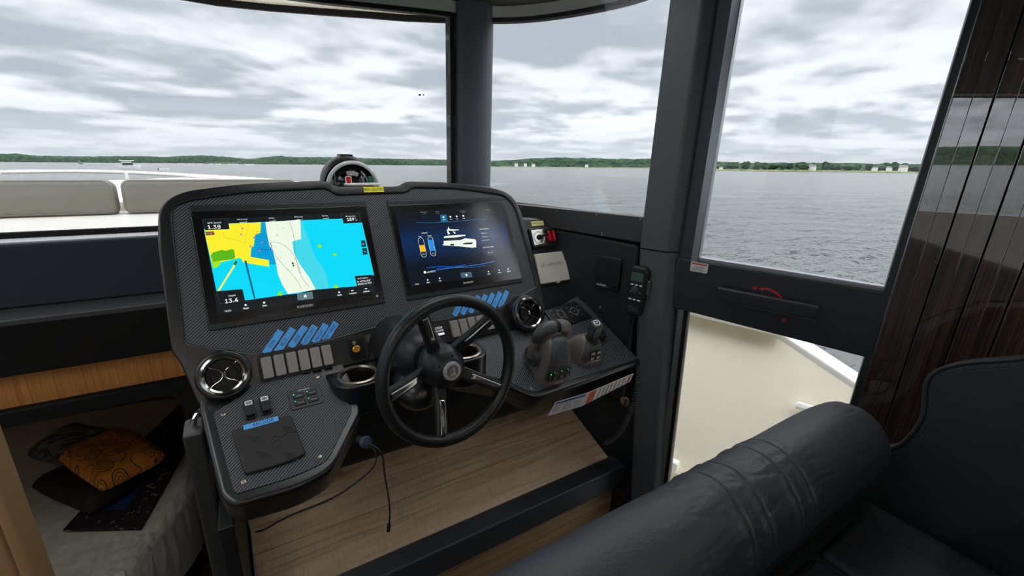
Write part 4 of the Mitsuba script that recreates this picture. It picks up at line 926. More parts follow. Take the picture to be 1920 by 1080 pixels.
k = display('engine_display', None, 'black multifunction display showing a white motor yacht on a dark blue page', (.4848, .9125, -.2990, .0150), 1)
Y = {'hull': [[0.642, -0.1272], [0.6815, -0.1283], [0.7046, -0.1291], [0.7205, -0.1241], [0.7581, -0.1306], [0.7612, -0.137], [0.756, -0.1585], [0.7393, -0.1584], [0.6995, -0.1508], [0.6375, -0.1413], [0.6361, -0.1386], [0.6414, -0.1364]], 'deck2': [[0.6455, -0.1143], [0.6541, -0.111], [0.7087, -0.1115], [0.7248, -0.1122], [0.7254, -0.1163], [0.6895, -0.119], [0.6456, -0.1175]], 'mid': [[0.6553, -0.1182], [0.6893, -0.1195], [0.7193, -0.1167], [0.7244, -0.1203], [0.6816, -0.1278], [0.6574, -0.1277]], 'top': [[0.6583, -0.0926], [0.6675, -0.0893], [0.7042, -0.093], [0.7056, -0.0959], [0.6775, -0.0958]], 'mast': [[0.6658, -0.0905], [0.6683, -0.0834], [0.6706, -0.082], [0.6715, -0.0868], [0.6743, -0.091]], 'leg1': [[0.662, -0.0948], [0.6663, -0.0945], [0.671, -0.1055], [0.662, -0.1076]], 'leg2': [[0.6812, -0.0982], [0.687, -0.0981], [0.6925, -0.1058], [0.6865, -0.1067]], 'win1': [[0.7091, -0.1414], [0.7199, -0.1396], [0.7481, -0.1408], [0.7422, -0.1464], [0.7097, -0.1449]], 'win2': [[0.6632, -0.1396], [0.6759, -0.1401], [0.6775, -0.1456], [0.6637, -0.1436]], 'fuel': [[0.5693, -0.1123], [0.5631, -0.1718]], 'fresh': [[0.6012, -0.1127], [0.5993, -0.1708]], 'fuelfill': [[0.5579, -0.1349], [0.5762, -0.1355], [0.577, -0.1566], [0.5572, -0.1565]], 'freshfill': [[0.5932, -0.1225], [0.6059, -0.1222], [0.6073, -0.1569], [0.5916, -0.1567]], 'arc': [[0.5645, -0.0605], [0.6038, -0.0636], [0.6588, -0.0652], [0.7167, -0.0647], [0.7621, -0.0636], [0.8187, -0.0618]], 'w1': [[0.5672, -0.2078], [0.626, -0.2107], [0.6849, -0.2135], [0.7029, -0.2115]], 'w2': [[0.578, -0.2192], [0.6384, -0.2174], [0.684, -0.2174], [0.7432, -0.2174], [0.8128, -0.2126]], 'w3': [[0.598, -0.2139], [0.6666, -0.218], [0.7236, -0.2238], [0.7788, -0.2227]], 'tab': [[0.6495, -0.0401], [0.6728, -0.0407], [0.6725, -0.0649], [0.6469, -0.0653]], 'home': [[0.6779, -0.237], [0.7171, -0.2386], [0.7174, -0.2561], [0.6773, -0.2544]], 'batt': [[0.7835, -0.1721], [0.8304, -0.1751]], 'txt': [[0.5732, -0.0964], [0.5623, -0.1079], [0.5937, -0.1077], [0.5601, -0.1651], [0.5932, -0.1645], [0.7857, -0.0971], [0.7827, -0.1123], [0.7818, -0.1247], [0.7764, -0.1377], [0.7805, -0.163], [0.7917, -0.1834], [0.551, -0.2222], [0.5592, -0.2509], [0.5992, -0.2512], [0.6823, -0.2714], [0.5225, -0.2473], [0.7821, -0.2534]], 'tops': [[0.5952, -0.0283], [0.642, -0.0296], [0.7352, -0.0304], [0.8345, -0.0303]], 'icons': [[0.6597, -0.0486], [0.6848, -0.0485], [0.7081, -0.0483], [0.7327, -0.0474]], 'rings': [[0.8253, -0.1125], [0.8246, -0.1252], [0.8256, -0.1366]]}
py = lambda n: flat(ccw(Y[n]), 0)
lay = [(flat(rect(.503, -.2595, .8935, -.0213), 0), col(8, 14, 22))]
for i in range(14):      # the page's own dark blue gradient, in bands
    y0 = -.045 - .0150 * i; kx = math.sin(math.pi * min(1, (i + 1) / 12)) ** 2
    lay.append((flat(rect(.503, y0 - .0150, .8935, y0), 0), col(6 + 2 * kx, 16 + 22 * kx, 28 + 50 * kx)))
for n, w, c in (('arc', .0010, (30, 130, 180)), ('w1', .0018, (20, 90, 230)), ('w2', .0014, (60, 150, 255)), ('w3', .0009, (30, 110, 190))):
    lay.append((line(spline(Y[n], 40), w, 0), col(*c)))
lay += [(py('tab'), col(24, 96, 136)), (py('home'), col(66, 92, 112))] + house_icon(.6975, -.2465, .0046)
WY = col(224, 232, 218)
for n, c in (('mid', (30, 40, 48)), ('hull', None), ('deck2', None), ('leg1', None), ('leg2', None), ('top', None), ('mast', None), ('win1', (30, 50, 50)), ('win2', (24, 34, 34))):
    lay.append((py(n), WY if c is None else col(*c)))
pill = lambda x, y0, y1, w, f: [(flat(np.array(LineString([(x, y0), (x, y1)]).buffer(w).exterior.coords)[:-1], 0), WY), (flat(np.array(LineString([(x, y0), (x, y1)]).buffer(w - .0011).exterior.coords)[:-1], 0), col(10, 34, 60)), f]
lay += pill(.5665, -.1645, -.1190, .0092, (flat(rect(.5585, -.1560, .5745, -.1345), 0), col(246, 178, 10)))
lay += pill(.5985, -.1640, -.1190, .0092, (flat(rect(.5905, -.1560, .6065, -.1190), 0), col(34, 134, 222)))
lay += [(tflat('TANKS', .0044, .5830, -.0965, True), WY), (tflat('Fuel', .0038, .5665, -.1062, True), WY), (tflat('Fresh', .0038, .5985, -.1062, True), WY), (tflat('48 %', .0040, .5665, -.1640, True, sx=.8), WY), (tflat('74 %', .0040, .5985, -.1640, True, sx=.8), WY),
        (tflat('NAV RUNNING', .0042, .8010, -.0975, True, sx=.9), WY), (tflat('Entrance 1', .0036, .8000, -.1118, True), WY), (tflat('Entrance 2', .0036, .8000, -.1242, True), WY), (tflat('Courtesy Door', .0036, .7985, -.1366, True, sx=.9), WY), (tflat('SERVICE BATTERIES', .0042, .8020, -.1620, True, sx=.75), WY), (tflat('27.6 V', .0052, .8060, -.1815, True), WY),
        (tflat('EMPIRBUS', .0048, .5640, -.2215, sx=.85), WY), (flat(circle(.0044, 16, .5580, -.2205), 0), WY)]
for x, y in Y['rings']:
    lay.append((flat(Polygon(circle(.0052, 18, x, y), [circle(.0044, 18, x, y)]), 0), col(70, 110, 140)))
rr_ = lambda x, y, w, h, t: flat(Polygon(rrect(w, h, h / 2, 6, x, y), [rrect(w - t, h - t, (h - t) / 2, 6, x, y)]), 0)
lay.append((rr_(.8065, -.1815, .047, .0150, .0018), col(60, 110, 150)))
for i, (x, y) in enumerate(Y['icons']):
    lay += [(flat(circle(.0034, 12, x, y), 0), WY), (flat(rect(x - .005, y - .0095, x + .005, y - .0080), 0), WY)]
for s, (x, y) in zip(('Dist to Dest', 'Arrival', 'Off Course', 'Bearing'), Y['tops']):
    lay += [(tflat(s, .0032, x, y, True, sx=.9), col(150, 160, 165)), (flat(rect(x - .006, y - .0065, x + .006, y - .0058), 0), col(150, 160, 165))]
for s, x in (('11:41', .525), ('Mark', .562), ('Info', .602), ('MOB', .782), ('Center', .825), ('Options', .862)):
    lay.append((tflat(s, .0036, x, -.2535, True, bold=True, sx=.9), WY))
    if s != '11:41':
        lay.append((flat(circle(.0026, 12, x, -.2455), 0), WY))
screen(k + '__screen', lay)
add(k + '__maker_lettering', text('GARMIN', .0060, .6985, -.2715, .0046, sx=1.1), 'm_white_print', PA)

# ---- tape labels
def tape_strip(fr, x0, y0, x1, y1, w, words, label, group=None, z=.0004, at=.42, h=.0085, sx=.85):
    k = num('tape_label'); tag(k, label, 'tape label', group)
    a = math.atan2(y1 - y0, x1 - x0); L = math.hypot(x1 - x0, y1 - y0)
    F = fr.at(x0, y0, z, a)
    add(k + '__strip', slab(rect(0, -w / 2, L, w / 2), -.0010, .0005), 'm_tape', F)
    if words is None:      # small illegible pen strokes
        g_ = np.random.default_rng(len(labels))
        add(k + '__lettering', cat(*[slab(np.array(LineString([(L * .12 + .0042 * i, -.003 + .002 * g_.random()), (L * .12 + .0042 * i + .0022 * g_.random(), .0025 + .002 * g_.random())]).buffer(.0005).exterior.coords)[:-1], .0005, .0007) for i in range(6)]), 'm_tape_ink', F)
    if words:
        m = text(words, h, L * at, 0, .0005, sx=sx)
        v = np.array(m.vertices); s = min(1, L * .92 / np.ptp(v[:, 0])); v[:, 0] = L * at + (v[:, 0] - L * at) * s
        lo, hi = L * .03, L * .97
        v[:, 0] += max(0, lo - v[:, 0].min()) - max(0, v[:, 0].max() - hi); m.vertices = v
        add(k + '__lettering', m, 'm_tape_ink', F)
TL = [((.1004, -.3728), (.1439, -.3229), 'HORN', 'blue tape label reading HORN above the switches'), ((.1267, -.374), (.1722, -.3228), 'BILGE', 'blue tape label reading BILGE next to the one reading HORN'),
      ((.1586, -.3693), (.2007, -.3225), 'BILGE', 'blue tape label reading BILGE next to the one reading INSTR LIGHT'), ((.1887, -.3688), (.2246, -.3256), 'INSTR LIGHT', 'blue tape label reading INSTR LIGHT above the switches'),
      ((.2149, -.3694), (.2522, -.3265), 'ON LIGHT', 'blue tape label reading ON LIGHT above the switches'), ((.2408, -.3691), (.2782, -.3264), 'BOW THRUST', 'blue tape label reading BOW THRUST beside the ignition plug')]
for i, (a, b, s, l) in enumerate(TL):
    tape_strip(PA, *a, *b, .0168, s, l, h=.0080, sx=.68)
for i in range(7):
    x = .6265 + .02855 * i
    tape_strip(PA, x, -.3690 - .0004 * i, x + .0440, -.3210, .0168, None, ['blue tape label first in the row above the switches behind the wheel', 'blue tape label second in the row behind the wheel rim', 'blue tape label third in the row behind the wheel rim', 'blue tape label fourth in the row, crossed by the wheel rim', 'blue tape label fifth in the row under the yacht display', 'blue tape label sixth in the row under the yacht display', 'blue tape label last in the row, beside the starboard air vent'][i], h=.0080)
k = tag('registration_label', 'bright yellow label reading MMSI 368279850 on the console brow', 'label')
F = PA.at(.4515, .0485, .0052)
add(k + '__sheet', slab(rect(-.0302, -.0085, .0302, .0085), -.001, .0006), 'm_yellow_label', F)
add(k + '__lettering', text('MMSI: 368279850', .0085, 0, 0, .0006, sx=.56), 'm_dark_print', F)
# ---- controls on the anchor wing
for i, (x0, x1, y0, y1) in enumerate(((-.0435, -.0208, -.1072, -.0590), (-.0112, .0118, -.1066, -.0578))):
    k = num('winch_switch'); tag(k, ['black rocker switch with white winch symbol, the one nearer the grab post', 'black rocker switch with white winch symbol, the one nearer the tab control panel'][i], 'switch')
    w, h = x1 - x0, y1 - y0; F = P2.at((x0 + x1) / 2, (y0 + y1) / 2, .0015)
    add(k + '__bezel', slab(rrect(w, h, .004), 0, .006, .002), 'm_satin_black', F)
    m = slab(rrect(w * .82, h * .88, .003), .004, .012, .003); v = np.array(m.vertices); v[:, 2] += (v[:, 2] > .006) * (2.2 * v[:, 1] ** 2 * 3 - .08 * v[:, 1]); m.vertices = v
    add(k + '__rocker', m, 'm_matte_black', F)
    F2 = F.at(0, h * .27, .0128, 0, -.02)
    add(k + '__symbol_plate', slab(rrect(w * .68, h * .26, .0015), -.001, .0008), 'm_label_white', F2)
    add(k + '__symbol', cat(slab(rrect(.009, .0042, .001, 2, 0, .0006), .0008, .0011, holes=[rrect(.0072, .0024, .0006, 2, 0, .0006)]), slab(rect(-.0055, -.0030, .0055, -.0022), .0008, .0011), slab([(-.002, -.0002), (.002, .0006), (-.002, .0014)], .0008, .0011)), 'm_dark_print', F2)
    add(k + '__arrow', mv(slab([(-.0035, .002), (0, -.0025), (.0035, .002)] if i == 0 else [(-.0035, -.002), (.0035, -.002), (0, .0025)], 0, .0004), 0, -h * .18, .0135), 'm_grey_print', F)
k = tag('anchor_switch_cover', 'black rubber flap with embossed lines below the ANCHOR tape', 'switch cover')
cov = fillet([(-.0723, -.1256), (.0451, -.1264), (.0555, -.235), (.02, -.240), (-.02, -.2395), (-.0612, -.2362)], .006)
add(k + '__flap', slab(cov, .001, .010, .004), 'm_rubber', P2)
embs = []
for (x, y) in ((-.046, -.150), (-.036, -.192), (.012, -.215), (.020, -.150)):
    for i in range(4):
        embs.append(tube([(x + .002 * i, y - .0055 * i, .0102), (x + .022 + .002 * i, y - .012 - .0055 * i, .0102)], .0009, 6))
embs.append(tube(spline([(-.005, -.180, .0102), (.008, -.172, .0102), (.018, -.178, .0102), (.030, -.172, .0102), (.040, -.176, .0102)], 20), .0009, 6))
embs.append(tube(spline([(-.004, -.192, .0102), (.004, -.200, .0102), (.014, -.190, .0102), (.006, -.183, .0102), (-.004, -.190, .0102)], 20), .0009, 6))
add(k + '__embossing', cat(*embs), 'm_rubber', P2)
k = tag('tape_label_anchor', 'blue tape label reading ANCHOR on the black rubber flap', 'tape label')
F = P2.at(-.0153, -.1288, .0102)
add(k + '__strip', slab(rect(-.0345, -.0062, .0345, .0062), 0, .0006), 'm_tape', F)
add(k + '__lettering', text('ANCHOR', .0085, .004, 0, .0006, sx=.85), 'm_tape_ink', F)
k = tag('trim_tab_panel', 'black four-button trim tab panel with green lights on the anchor wing', 'control panel')
F = P2.at(.0860, -.0862, .0015)
add(k + '__plate', slab(rrect(.073, .056, .004), 0, .0025, .001), 'm_satin_black', F)
add(k + '__lettering', text('ZIPWAKE', .0036, .0, .0225, .0025, sx=1.2), 'm_white_print', F)
for i in range(2):
    for j in range(2):
        x, y = -.0145 + .030 * i, .008 - .020 * j
        b = k + '__' + num('push_button')
        add(b, slab(rrect(.025, .015, .002), .002, .0048, .0012), 'm_matte_black', F.at(x, y))
        add(b + '__icon', slab(rrect(.014, .0024, .0008), .0048, .0051), 'm_grey_print', F.at(x + .001, y - .001))
        add(b + '__green_light', mv(ball(.0013, None, .0008, 1), -.0098, .0045, .0048), 'm_green_tag', F.at(x, y), emitter=emit((.03, 1.0, .25), .35))

# ---- throttle and joystick
k = tag('throttle', 'grey twin-lever engine throttle on the carbon wing beside the wheel', 'throttle')
F = P3.at(-.094, -.178, .0016)
def loft_rings(rings, cap_top=True):
    ms = [wall(rings)]
    c = rings[-1].mean(0); n = len(rings[-1])
    ms.append(trimesh.Trimesh(np.vstack([rings[-1], c]), [(i, (i + 1) % n, n) for i in range(n)], process=False))
    m = cat(*ms); m.merge_vertices(digits_vertex=7); return m
def dome(prof, r, n=6):
    """prof: (z, half width, y front, y back)."""
    out = []
    for z, w, yf, yb in prof:
        o = rrect(2 * w, yb - yf, min(r, w * .95, (yb - yf) * .48), n, 0, (yf + yb) / 2); out.append(np.c_[o, np.full(len(o), z)])
    return loft_rings(out)
add(k + '__base', dome([(0, .057, -.070, .072), (.012, .056, -.069, .071), (.02, .054, -.066, .069), (.05, .050, -.058, .064), (.08, .046, -.046, .055), (.105, .042, -.030, .043), (.122, .036, -.012, .028), (.128, .028, 0, .016)], .024), 'm_grey_plastic', F)
add(k + '__cheek', dome([(.026, .049, -.0690, -.02), (.05, .0455, -.0635, -.01), (.08, .0415, -.0525, .0), (.105, .037, -.0370, .01), (.122, .0315, -.0185, .016), (.1300, .025, -.006, .018), (.1335, .016, .003, .014)], .02), 'm_grey_dark', F)
FF = Fr(F.p(-.004, -.0640, .050), F.u, nrm(.30 * F.v + F.n))
pk = k + '__key_pad'
add(pk, slab(rrect(.078, .046, .004, 3, -.002, 0), -.006, .002, .001), 'm_satin_black', FF)
for i in range(3):
    for j in range(2):
        b = pk + '__' + num('soft_key'); x, y = -.018 + .0245 * i, .0095 - .019 * j
        add(b, slab(rrect(.021, .0155, .002, 3, x, y), .001, .0035, .0008), 'm_matte_black', FF)
        add(b + '__icon', cat(slab(rrect(.011, .0022, .0006, 2, x, y + .001), .0035, .0038), slab(rrect(.008, .0018, .0006, 2, x, y - .0028), .0035, .0038)), 'm_grey_print', FF)
        if j == 0:
            add(b + '__green_light', mv(ball(.0011, None, .0007, 1), x - .007, y + .0055, .0036), 'm_green_tag', FF, emitter=emit((.05, 1.0, .35), .3))
add(pk + '__status_light', mv(ball(.0017, None, .001, 1), -.0370, .0085, .0022), 'm_green_tag', FF, emitter=emit((.02, 1.0, .12), .4))
add(k + '__maker_lettering', text('YANMAR', .0055, .008, -.0395, -.0035, sx=1.1), 'm_white_print', FF)
def rot_x(m, deg):
    return rotm(m, (0, 1, 0), deg)
add(k + '__pivot_boss', mv(rot_x(lathe([(0, 0), (.034, 0), (.034, .012), (.030, .020), (.020, .021), (.018, .012), (0, .012)], 36), -90), -.046, .022, .045), 'm_grey_dark', F)
add(k + '__pivot_boss_001', mv(rot_x(lathe([(0, 0), (.034, 0), (.034, .012), (.030, .020), (.020, .021), (.018, .012), (0, .012)], 36), 90), .046, .022, .045), 'm_grey_dark', F)
add(k + '__arm', tube(spline([(-.058, .022, .045), (-.060, .034, .078), (-.055, .041, .102)], 14), np.linspace(.0165, .013, 14), 12), 'm_grey_plastic', F)
add(k + '__arm_001', tube(spline([(.058, .022, .045), (.060, .034, .078), (.056, .040, .104)], 14), np.linspace(.0165, .013, 14), 12), 'm_grey_plastic', F)
add(k + '__grip', tube(spline([(-.056, .040, .098), (-.051, .044, .117), (-.036, .048, .133), (-.012, .049, .140), (.006, .049, .141)], 24), np.interp(np.linspace(0, 1, 24), [0, .25, .6, .95, 1], [.0135, .0185, .0225, .0215, .015]), 16), 'm_grey_dark', F)
add(k + '__grip_gap', tube([(.004, .049, .140), (.018, .049, .140)], .018, 16), 'm_deep_black', F)
add(k + '__grip_001', tube(spline([(.016, .049, .140), (.033, .048, .138), (.050, .046, .128), (.058, .042, .112), (.057, .038, .098)], 24), np.interp(np.linspace(0, 1, 24), [0, .08, .4, .75, 1], [.015, .0215, .0215, .018, .0135]), 16), 'm_grey_plastic', F)
tb = k + '__grip__trim_buttons'
F4 = Fr(F.p(-.053, .040, .142), nrm(A3(0, 0, 0) + .75 * F.u + .65 * F.n), nrm(F.v * .6 + F.n * .2 - F.u * .2))
add(tb, mv(slab(rrect(.022, .014, .004), 0, .004, .0015), 0, 0, .010), 'm_deep_black', Fr(F.p(-.050, .043, .122), nrm(.6 * F.u + .8 * F.n), nrm(.8 * F.v), nrm(-.62 * F.u + .35 * F.n - .7 * F.v)))

k = tag('joystick', 'grey docking joystick with a square-topped knob on the carbon wing', 'joystick')
F = P3.at(.076, -.163, .0016)
add(k + '__base', dome([(0, .056, -.056, .056), (.010, .055, -.055, .055), (.018, .052, -.051, .053), (.040, .047, -.042, .047), (.056, .040, -.030, .038), (.066, .030, -.018, .028), (.070, .024, -.012, .020)], .026), 'm_grey_plastic', F)
add(k + '__face', dome([(.020, .047, -.0540, -.02), (.042, .042, -.0465, -.005), (.058, .0355, -.0345, .004), (.0685, .026, -.021, .006), (.0735, .016, -.011, .004)], .02), 'm_grey_dark', F)
FF = Fr(F.p(-.004, -.0455, .040), F.u, nrm(.42 * F.v + F.n))
for i in range(2):
    for j in range(2):
        b = k + '__' + num('joystick_key'); x, y = -.011 + .025 * i, .011 - .019 * j
        add(b, slab(rrect(.022, .016, .002, 3, x, y), -.004, .0038, .001), 'm_matte_black', FF)
        add(b + '__icon', slab(rrect(.012, .006, .001, 2, x, y), .0038, .0041, holes=[rrect(.008, .003, .0006, 2, x, y)]), 'm_white_print', FF)
add(k + '__maker_lettering', text('YANMAR', .0055, .004, -.0195, .0028, sx=1.1), 'm_white_print', FF)
FJ = Fr(F.p(0, .002, .064), nrm(F.u + .17 * F.n), nrm(F.v - .06 * F.n), nrm(F.n - .17 * F.u + .06 * F.v))
bel = []
for i in range(4):
    z = .0055 * i; r = .027 - .003 * i; bel += [(r - .004, z), (r, z + .0018), (r - .001, z + .004), (r - .005, z + .005)]
add(k + '__bellows', lathe([(0, -.004)] + bel + [(.012, .027), (0, .027)], 36), 'm_rubber', FJ)
kn = []
for z, w, d in ((.024, .0135, .0135), (.029, .0165, .016), (.050, .019, .018), (.071, .019, .0185), (.081, .018, .0175), (.0855, .0145, .014)):
    o = rrect(2 * w, 2 * d, w * .4, 5, 0, .04 * (z - .024)); kn.append(np.c_[o, np.full(len(o), z)])
add(k + '__knob', loft_rings(kn), 'm_grey_dark', FJ)
add(k + '__knob__ridge', slab(rrect(.014, .040, .004), 0, .0035, .001), 'm_grey_plastic', Fr(FJ.p(.0165, .001, .054), FJ.v, FJ.n, FJ.u))
add(k + '__knob__emblem', cat(mv(slab(circle(.0115, 28), 0, .0008, holes=[circle(.0085, 28)]), 0, .003, .0855), mv(slab([(-.0055, .004), (0, -.0025), (.0055, .004), (.0035, .005), (0, .001), (-.0035, .005)], 0, .0008), 0, .0025, .0855)), 'm_white_print', FJ)
k = tag('keypad', 'flat black keypad with rings of faint grey legends behind the joystick', 'keypad')
F = P3.at(.110, .0, .0016); KP = [(.0201 - .110, .0357), (.1779 - .110, .0518), (.2046 - .110, -.0349), (.0303 - .110, -.053)]
add(k + '__plate', slab(fillet(KP, .005), 0, .006, .002), 'm_gloss_black', F)
kl = []
for i in range(6):
    for j in range(3):
        kl.append(slab(rrect(.009, .0035, .001, 2, -.062 + .024 * i, .026 - .020 * j), .0060, .0063, holes=[rrect(.006, .0016, .0006, 2, -.062 + .024 * i, .026 - .020 * j)]))
for x in (-.028, .034):
    kl.append(slab(circle(.0175, 30, x, .006), .0060, .0063, holes=[circle(.0150, 30, x, .006)]))
add(k + '__legends', cat(*kl), 'm_grey_print', F)
k = tag('remote_holder', 'small black handset holder with a coiled lead in the dark corner behind the joystick', 'holder')
F = P3.at(.175, -.112, .0016)
add(k + '__body', dome([(0, .020, -.030, .030), (.018, .019, -.029, .028), (.026, .014, -.022, .022)], .012), 'm_satin_black', F)
a = np.linspace(0, 14 * math.pi, 160)
add(k + '__coiled_lead', tube(np.c_[.030 + .006 * np.cos(a), .02 + .050 * a / a[-1], .010 + .05 * a / a[-1] + .006 * np.sin(a)], .0018, 6), 'm_rubber', F)
add(k + '__lead_end', mv(ball(.006, None, .005, 2), .032, .072, .062), 'm_grey_dark', F)

# ---- labels on the front of the control wing
FA = Fr(P3.p(-.1881, -.276, -.004), (1, 0, 0), nrm(.28 * P3.v + P3.n))
LQ = [[[0.0711, -0.094], [0.2148, -0.1035], [0.2185, -0.0434], [0.0879, -0.0376]], [[0.2166, -0.1026], [0.2197, -0.0431], [0.4236, -0.018], [0.4229, -0.0571]]]
def quad_label(key, q, bar, label):
    k = tag(key, label, 'label')
    q = ccw(q); F = FQ
    add(k + '__sheet', slab(q, -.0012, .0006), 'm_label_white', F)
    o = np.array(q); e, up = o[1] - o[0], o[3] - o[0]
    P = lambda s, t: o[0] * (1 - s) * (1 - t) + o[1] * s * (1 - t) + o[2] * s * t + o[3] * (1 - s) * t
    st = lambda s0, t0, s1, t1: slab([P(s0, t0), P(s1, t0), P(s1, t1), P(s0, t1)], .0006, .0009)
    add(k + '__colour_bar', st(0.03, .80, .97, .95), bar, F)
    if bar == 'm_orange_print':
        add(k + '__colour_bar_001', st(0.03, .05, .97, .09), bar, F)
    R2 = np.random.default_rng(4)
    add(k + '__lettering', cat(*[st(.05 + .30 * c, .70 - .085 * i, .05 + .30 * c + R2.uniform(.18, .27), .725 - .085 * i) for i in range(7) for c in range(3)]), 'm_grey_print', F)
FQ = Fr([0.6813, 0.9345, 0.8888], (1, 0, 0), [0.0, -0.275, 0.9614])
quad_label('caution_label', LQ[0], 'm_blue_print', 'white safety label with a blue bar on the front of the control wing')
quad_label('warning_label', LQ[1], 'm_orange_print', 'white safety label with orange bars on the front of the control wing')

# ---- raised pod between console and side wall
k = tag('switch_pod', 'black rounded pod between the helm console and the padded side wall', 'console pod')
POD = fillet([(-.36, -.03), (-.36, .340), (-.1535, .345), (-.0678, .3342), (-.0097, .3048), (.0127, .2594), (.0213, .1273), (.0319, .0218), (.034, -.03)], [0, 0, .05, .05, .04, .06, .05, .05, .0], 5)
add(k + '__body', slab(POD, -.10, 0, .016, steps=4), 'm_satin_black', PB)
k = tag('thruster_switch_panel', 'chrome and black switch box with two red guarded switches on the pod', 'switch box')
F = PB.at(-.1020, .2545, .0)
add(k + '__box', slab(rrect(.118, .076, .010), 0, .016, .005), 'm_satin_black', F)
add(k + '__chrome_plate', slab(rrect(.060, .060, .004, 4, -.023, 0), .015, .0175, .001), 'm_chrome', F)
add(k + '__dial_ring', mv(slab(circle(.025, 36), 0, .0012, holes=[circle(.021, 36)]), -.023, -.002, .0175), 'm_white_print', F)
add(k + '__toggle', cat(mv(lathe([(0, 0), (.010, 0), (.009, .006), (.005, .009), (0, .009)], 24), -.022, 0, .0175), tube([(-.022, 0, .022), (.006, .005, .040)], [.0035, .0055], 10)), 'm_deep_black', F)
for i in range(2):
    g_ = k + '__' + num('red_guard'); x = .020 + .022 * i
    add(g_, slab(rrect(.012, .040, .003, 3, x, 0), .015, .030, .004), 'm_red', F)
    add(g_ + '__hinge', slab(rrect(.016, .010, .002, 2, x, .022), .015, .026, .002), 'm_deep_black', F)
k = tag('yellow_tag_label', 'pale yellow label strip above the chrome switch box', 'label')
add(k + '__sheet', slab(rect(-.134, .303, -.076, .322), .0, .0008), 'm_yellow_pale', PB)
add(k + '__lettering', slab(rect(-.128, .3115, -.082, .3135), .0008, .001), 'm_grey_print', PB)
k = tag('stabilizer_cover', 'beige hinged cover embossed SEAKEEPER on the pod', 'cover')
add(k + '__lid', slab(rrect(.142, .1155, .004, 4, -.0885, .1355), .0, .012, .003), 'm_cover_beige', PB)
add(k + '__lettering', text('SEAKEEPER', .0125, -.088, .146, .012, sx=1.15), 'm_grey_print', PB)
add(k + '__latch', slab(rrect(.016, .006, .002, 3, -.075, .0755), .002, .011, .002), 'm_cover_beige', PB)

# ---- speaker, handset and lead on the side wall
k = tag('speaker', 'square black radio speaker on the padded side wall', 'speaker')
F = S.at(-.1748, 1.1905, 0)
add(k + '__case', slab(rrect(.100, .122, .006), -.002, .014, .004), 'm_matte_black', F)
add(k + '__grille', cat(*[slab(rect(-.040, -.028 + .0078 * i, .040, -.0245 + .0078 * i), .013, .0160) for i in range(11)]), 'm_satin_black', F)
add(k + '__maker_lettering', text('GARMIN', .0065, -.018, -.047, .0142, sx=1.1), 'm_white_print', F)
add(k + '__volume_knob', mv(lathe([(.007, 0), (.007, .006), (.005, .007), (0, .007)], 20), .032, -.045, .013), 'm_deep_black', F)
k = tag('radio_handset', 'black radio handset with a green screen hung on the post', 'handset')
F = S.at(-.0430, 1.1600, .034, -.03)
add(k + '__body', slab(fillet([(-.026, -.088), (.026, -.088), (.031, -.02), (.033, .075), (.022, .088), (-.022, .088), (-.033, .075), (-.031, -.02)], .012), 0, .026, .009, steps=4), 'm_matte_black', F)
add(k + '__screen', slab(rrect(.042, .030, .002, 3, -.002, .052), .0255, .0268), 'm_lcd', F)
for i in range(3):
    for j in range(3):
        add(k + '__' + num('handset_key'), slab(rrect(.010, .0055, .002, 3, -.016 + .0155 * i, .024 - .026 * j), .025, .0280, .001), 'm_white_print' if j != 1 else 'm_grey_dark', F)
add(k + '__dial', mv(lathe([(.011, 0), (.011, .004), (.008, .005), (0, .005)], 28), -.004, .008, .025), 'm_grey_dark', F)
add(k + '__talk_key', slab(rrect(.010, .050, .004, 3, .036, .02), .004, .018, .003), 'm_chrome', F)
add(k + '__grille', cat(*[slab(rrect(.034, .002, .0008, 2, 0, -.054 - .005 * i), .0255, .0272) for i in range(4)]), 'm_grey_dark', F)
C1, C2, C3 = [[1.1522, 0.9777, 1.0651], [1.156, 0.9676, 0.9654], [1.1591, 0.9596, 0.851]], [[1.15, 0.9553, 0.8447], [1.1491, 0.9577, 0.7506], [1.1419, 0.9765, 0.6382], [1.1296, 1.0086, 0.5552], [1.1151, 1.0466, 0.5086]], [[1.1244, 1.0502, 0.5086], [1.1131, 1.0796, 0.5164], [1.1068, 1.0961, 0.5713], [1.1063, 1.0975, 0.6325]]
def coil(pts, r, w, turns, n=1400):
    p = spline(pts, n); t = np.gradient(p, axis=0); t /= np.linalg.norm(t, axis=1, keepdims=True)
    a = np.cross(t, A3(.3, .9, .1)); a /= np.linalg.norm(a, axis=1, keepdims=True); b = np.cross(t, a)
    th = np.linspace(0, turns * 2 * math.pi, n)[:, None]
    return tube(p + r * (np.cos(th) * a + np.sin(th) * b), w, 6)
add(k + '__straight_cord', tube(spline(C1, 20), .0022, 8), 'm_rubber')
add(k + '__coiled_cord', coil(C2, .0075, .0026, 34), 'm_cord')
add(k + '__cord_end', tube(spline(C3, 20), .0022, 8), 'm_rubber')
mat('m_lcd', lin(74, 100, 88), .25); mat('m_cord', lin(84, 87, 92), .3)
k = tag('turn_latch', 'round metal turn latch low on the padded side wall behind the coiled cord', 'latch')
F = S.at(-.040, .727, .036)
add(k + '__rose', lathe([(0, 0), (.019, 0), (.019, .002), (.015, .0035), (0, .0035)], 32), 'm_brushed', F)
add(k + '__knob', slab(rrect(.008, .024, .004), .003, .014, .003), 'm_brushed', F)

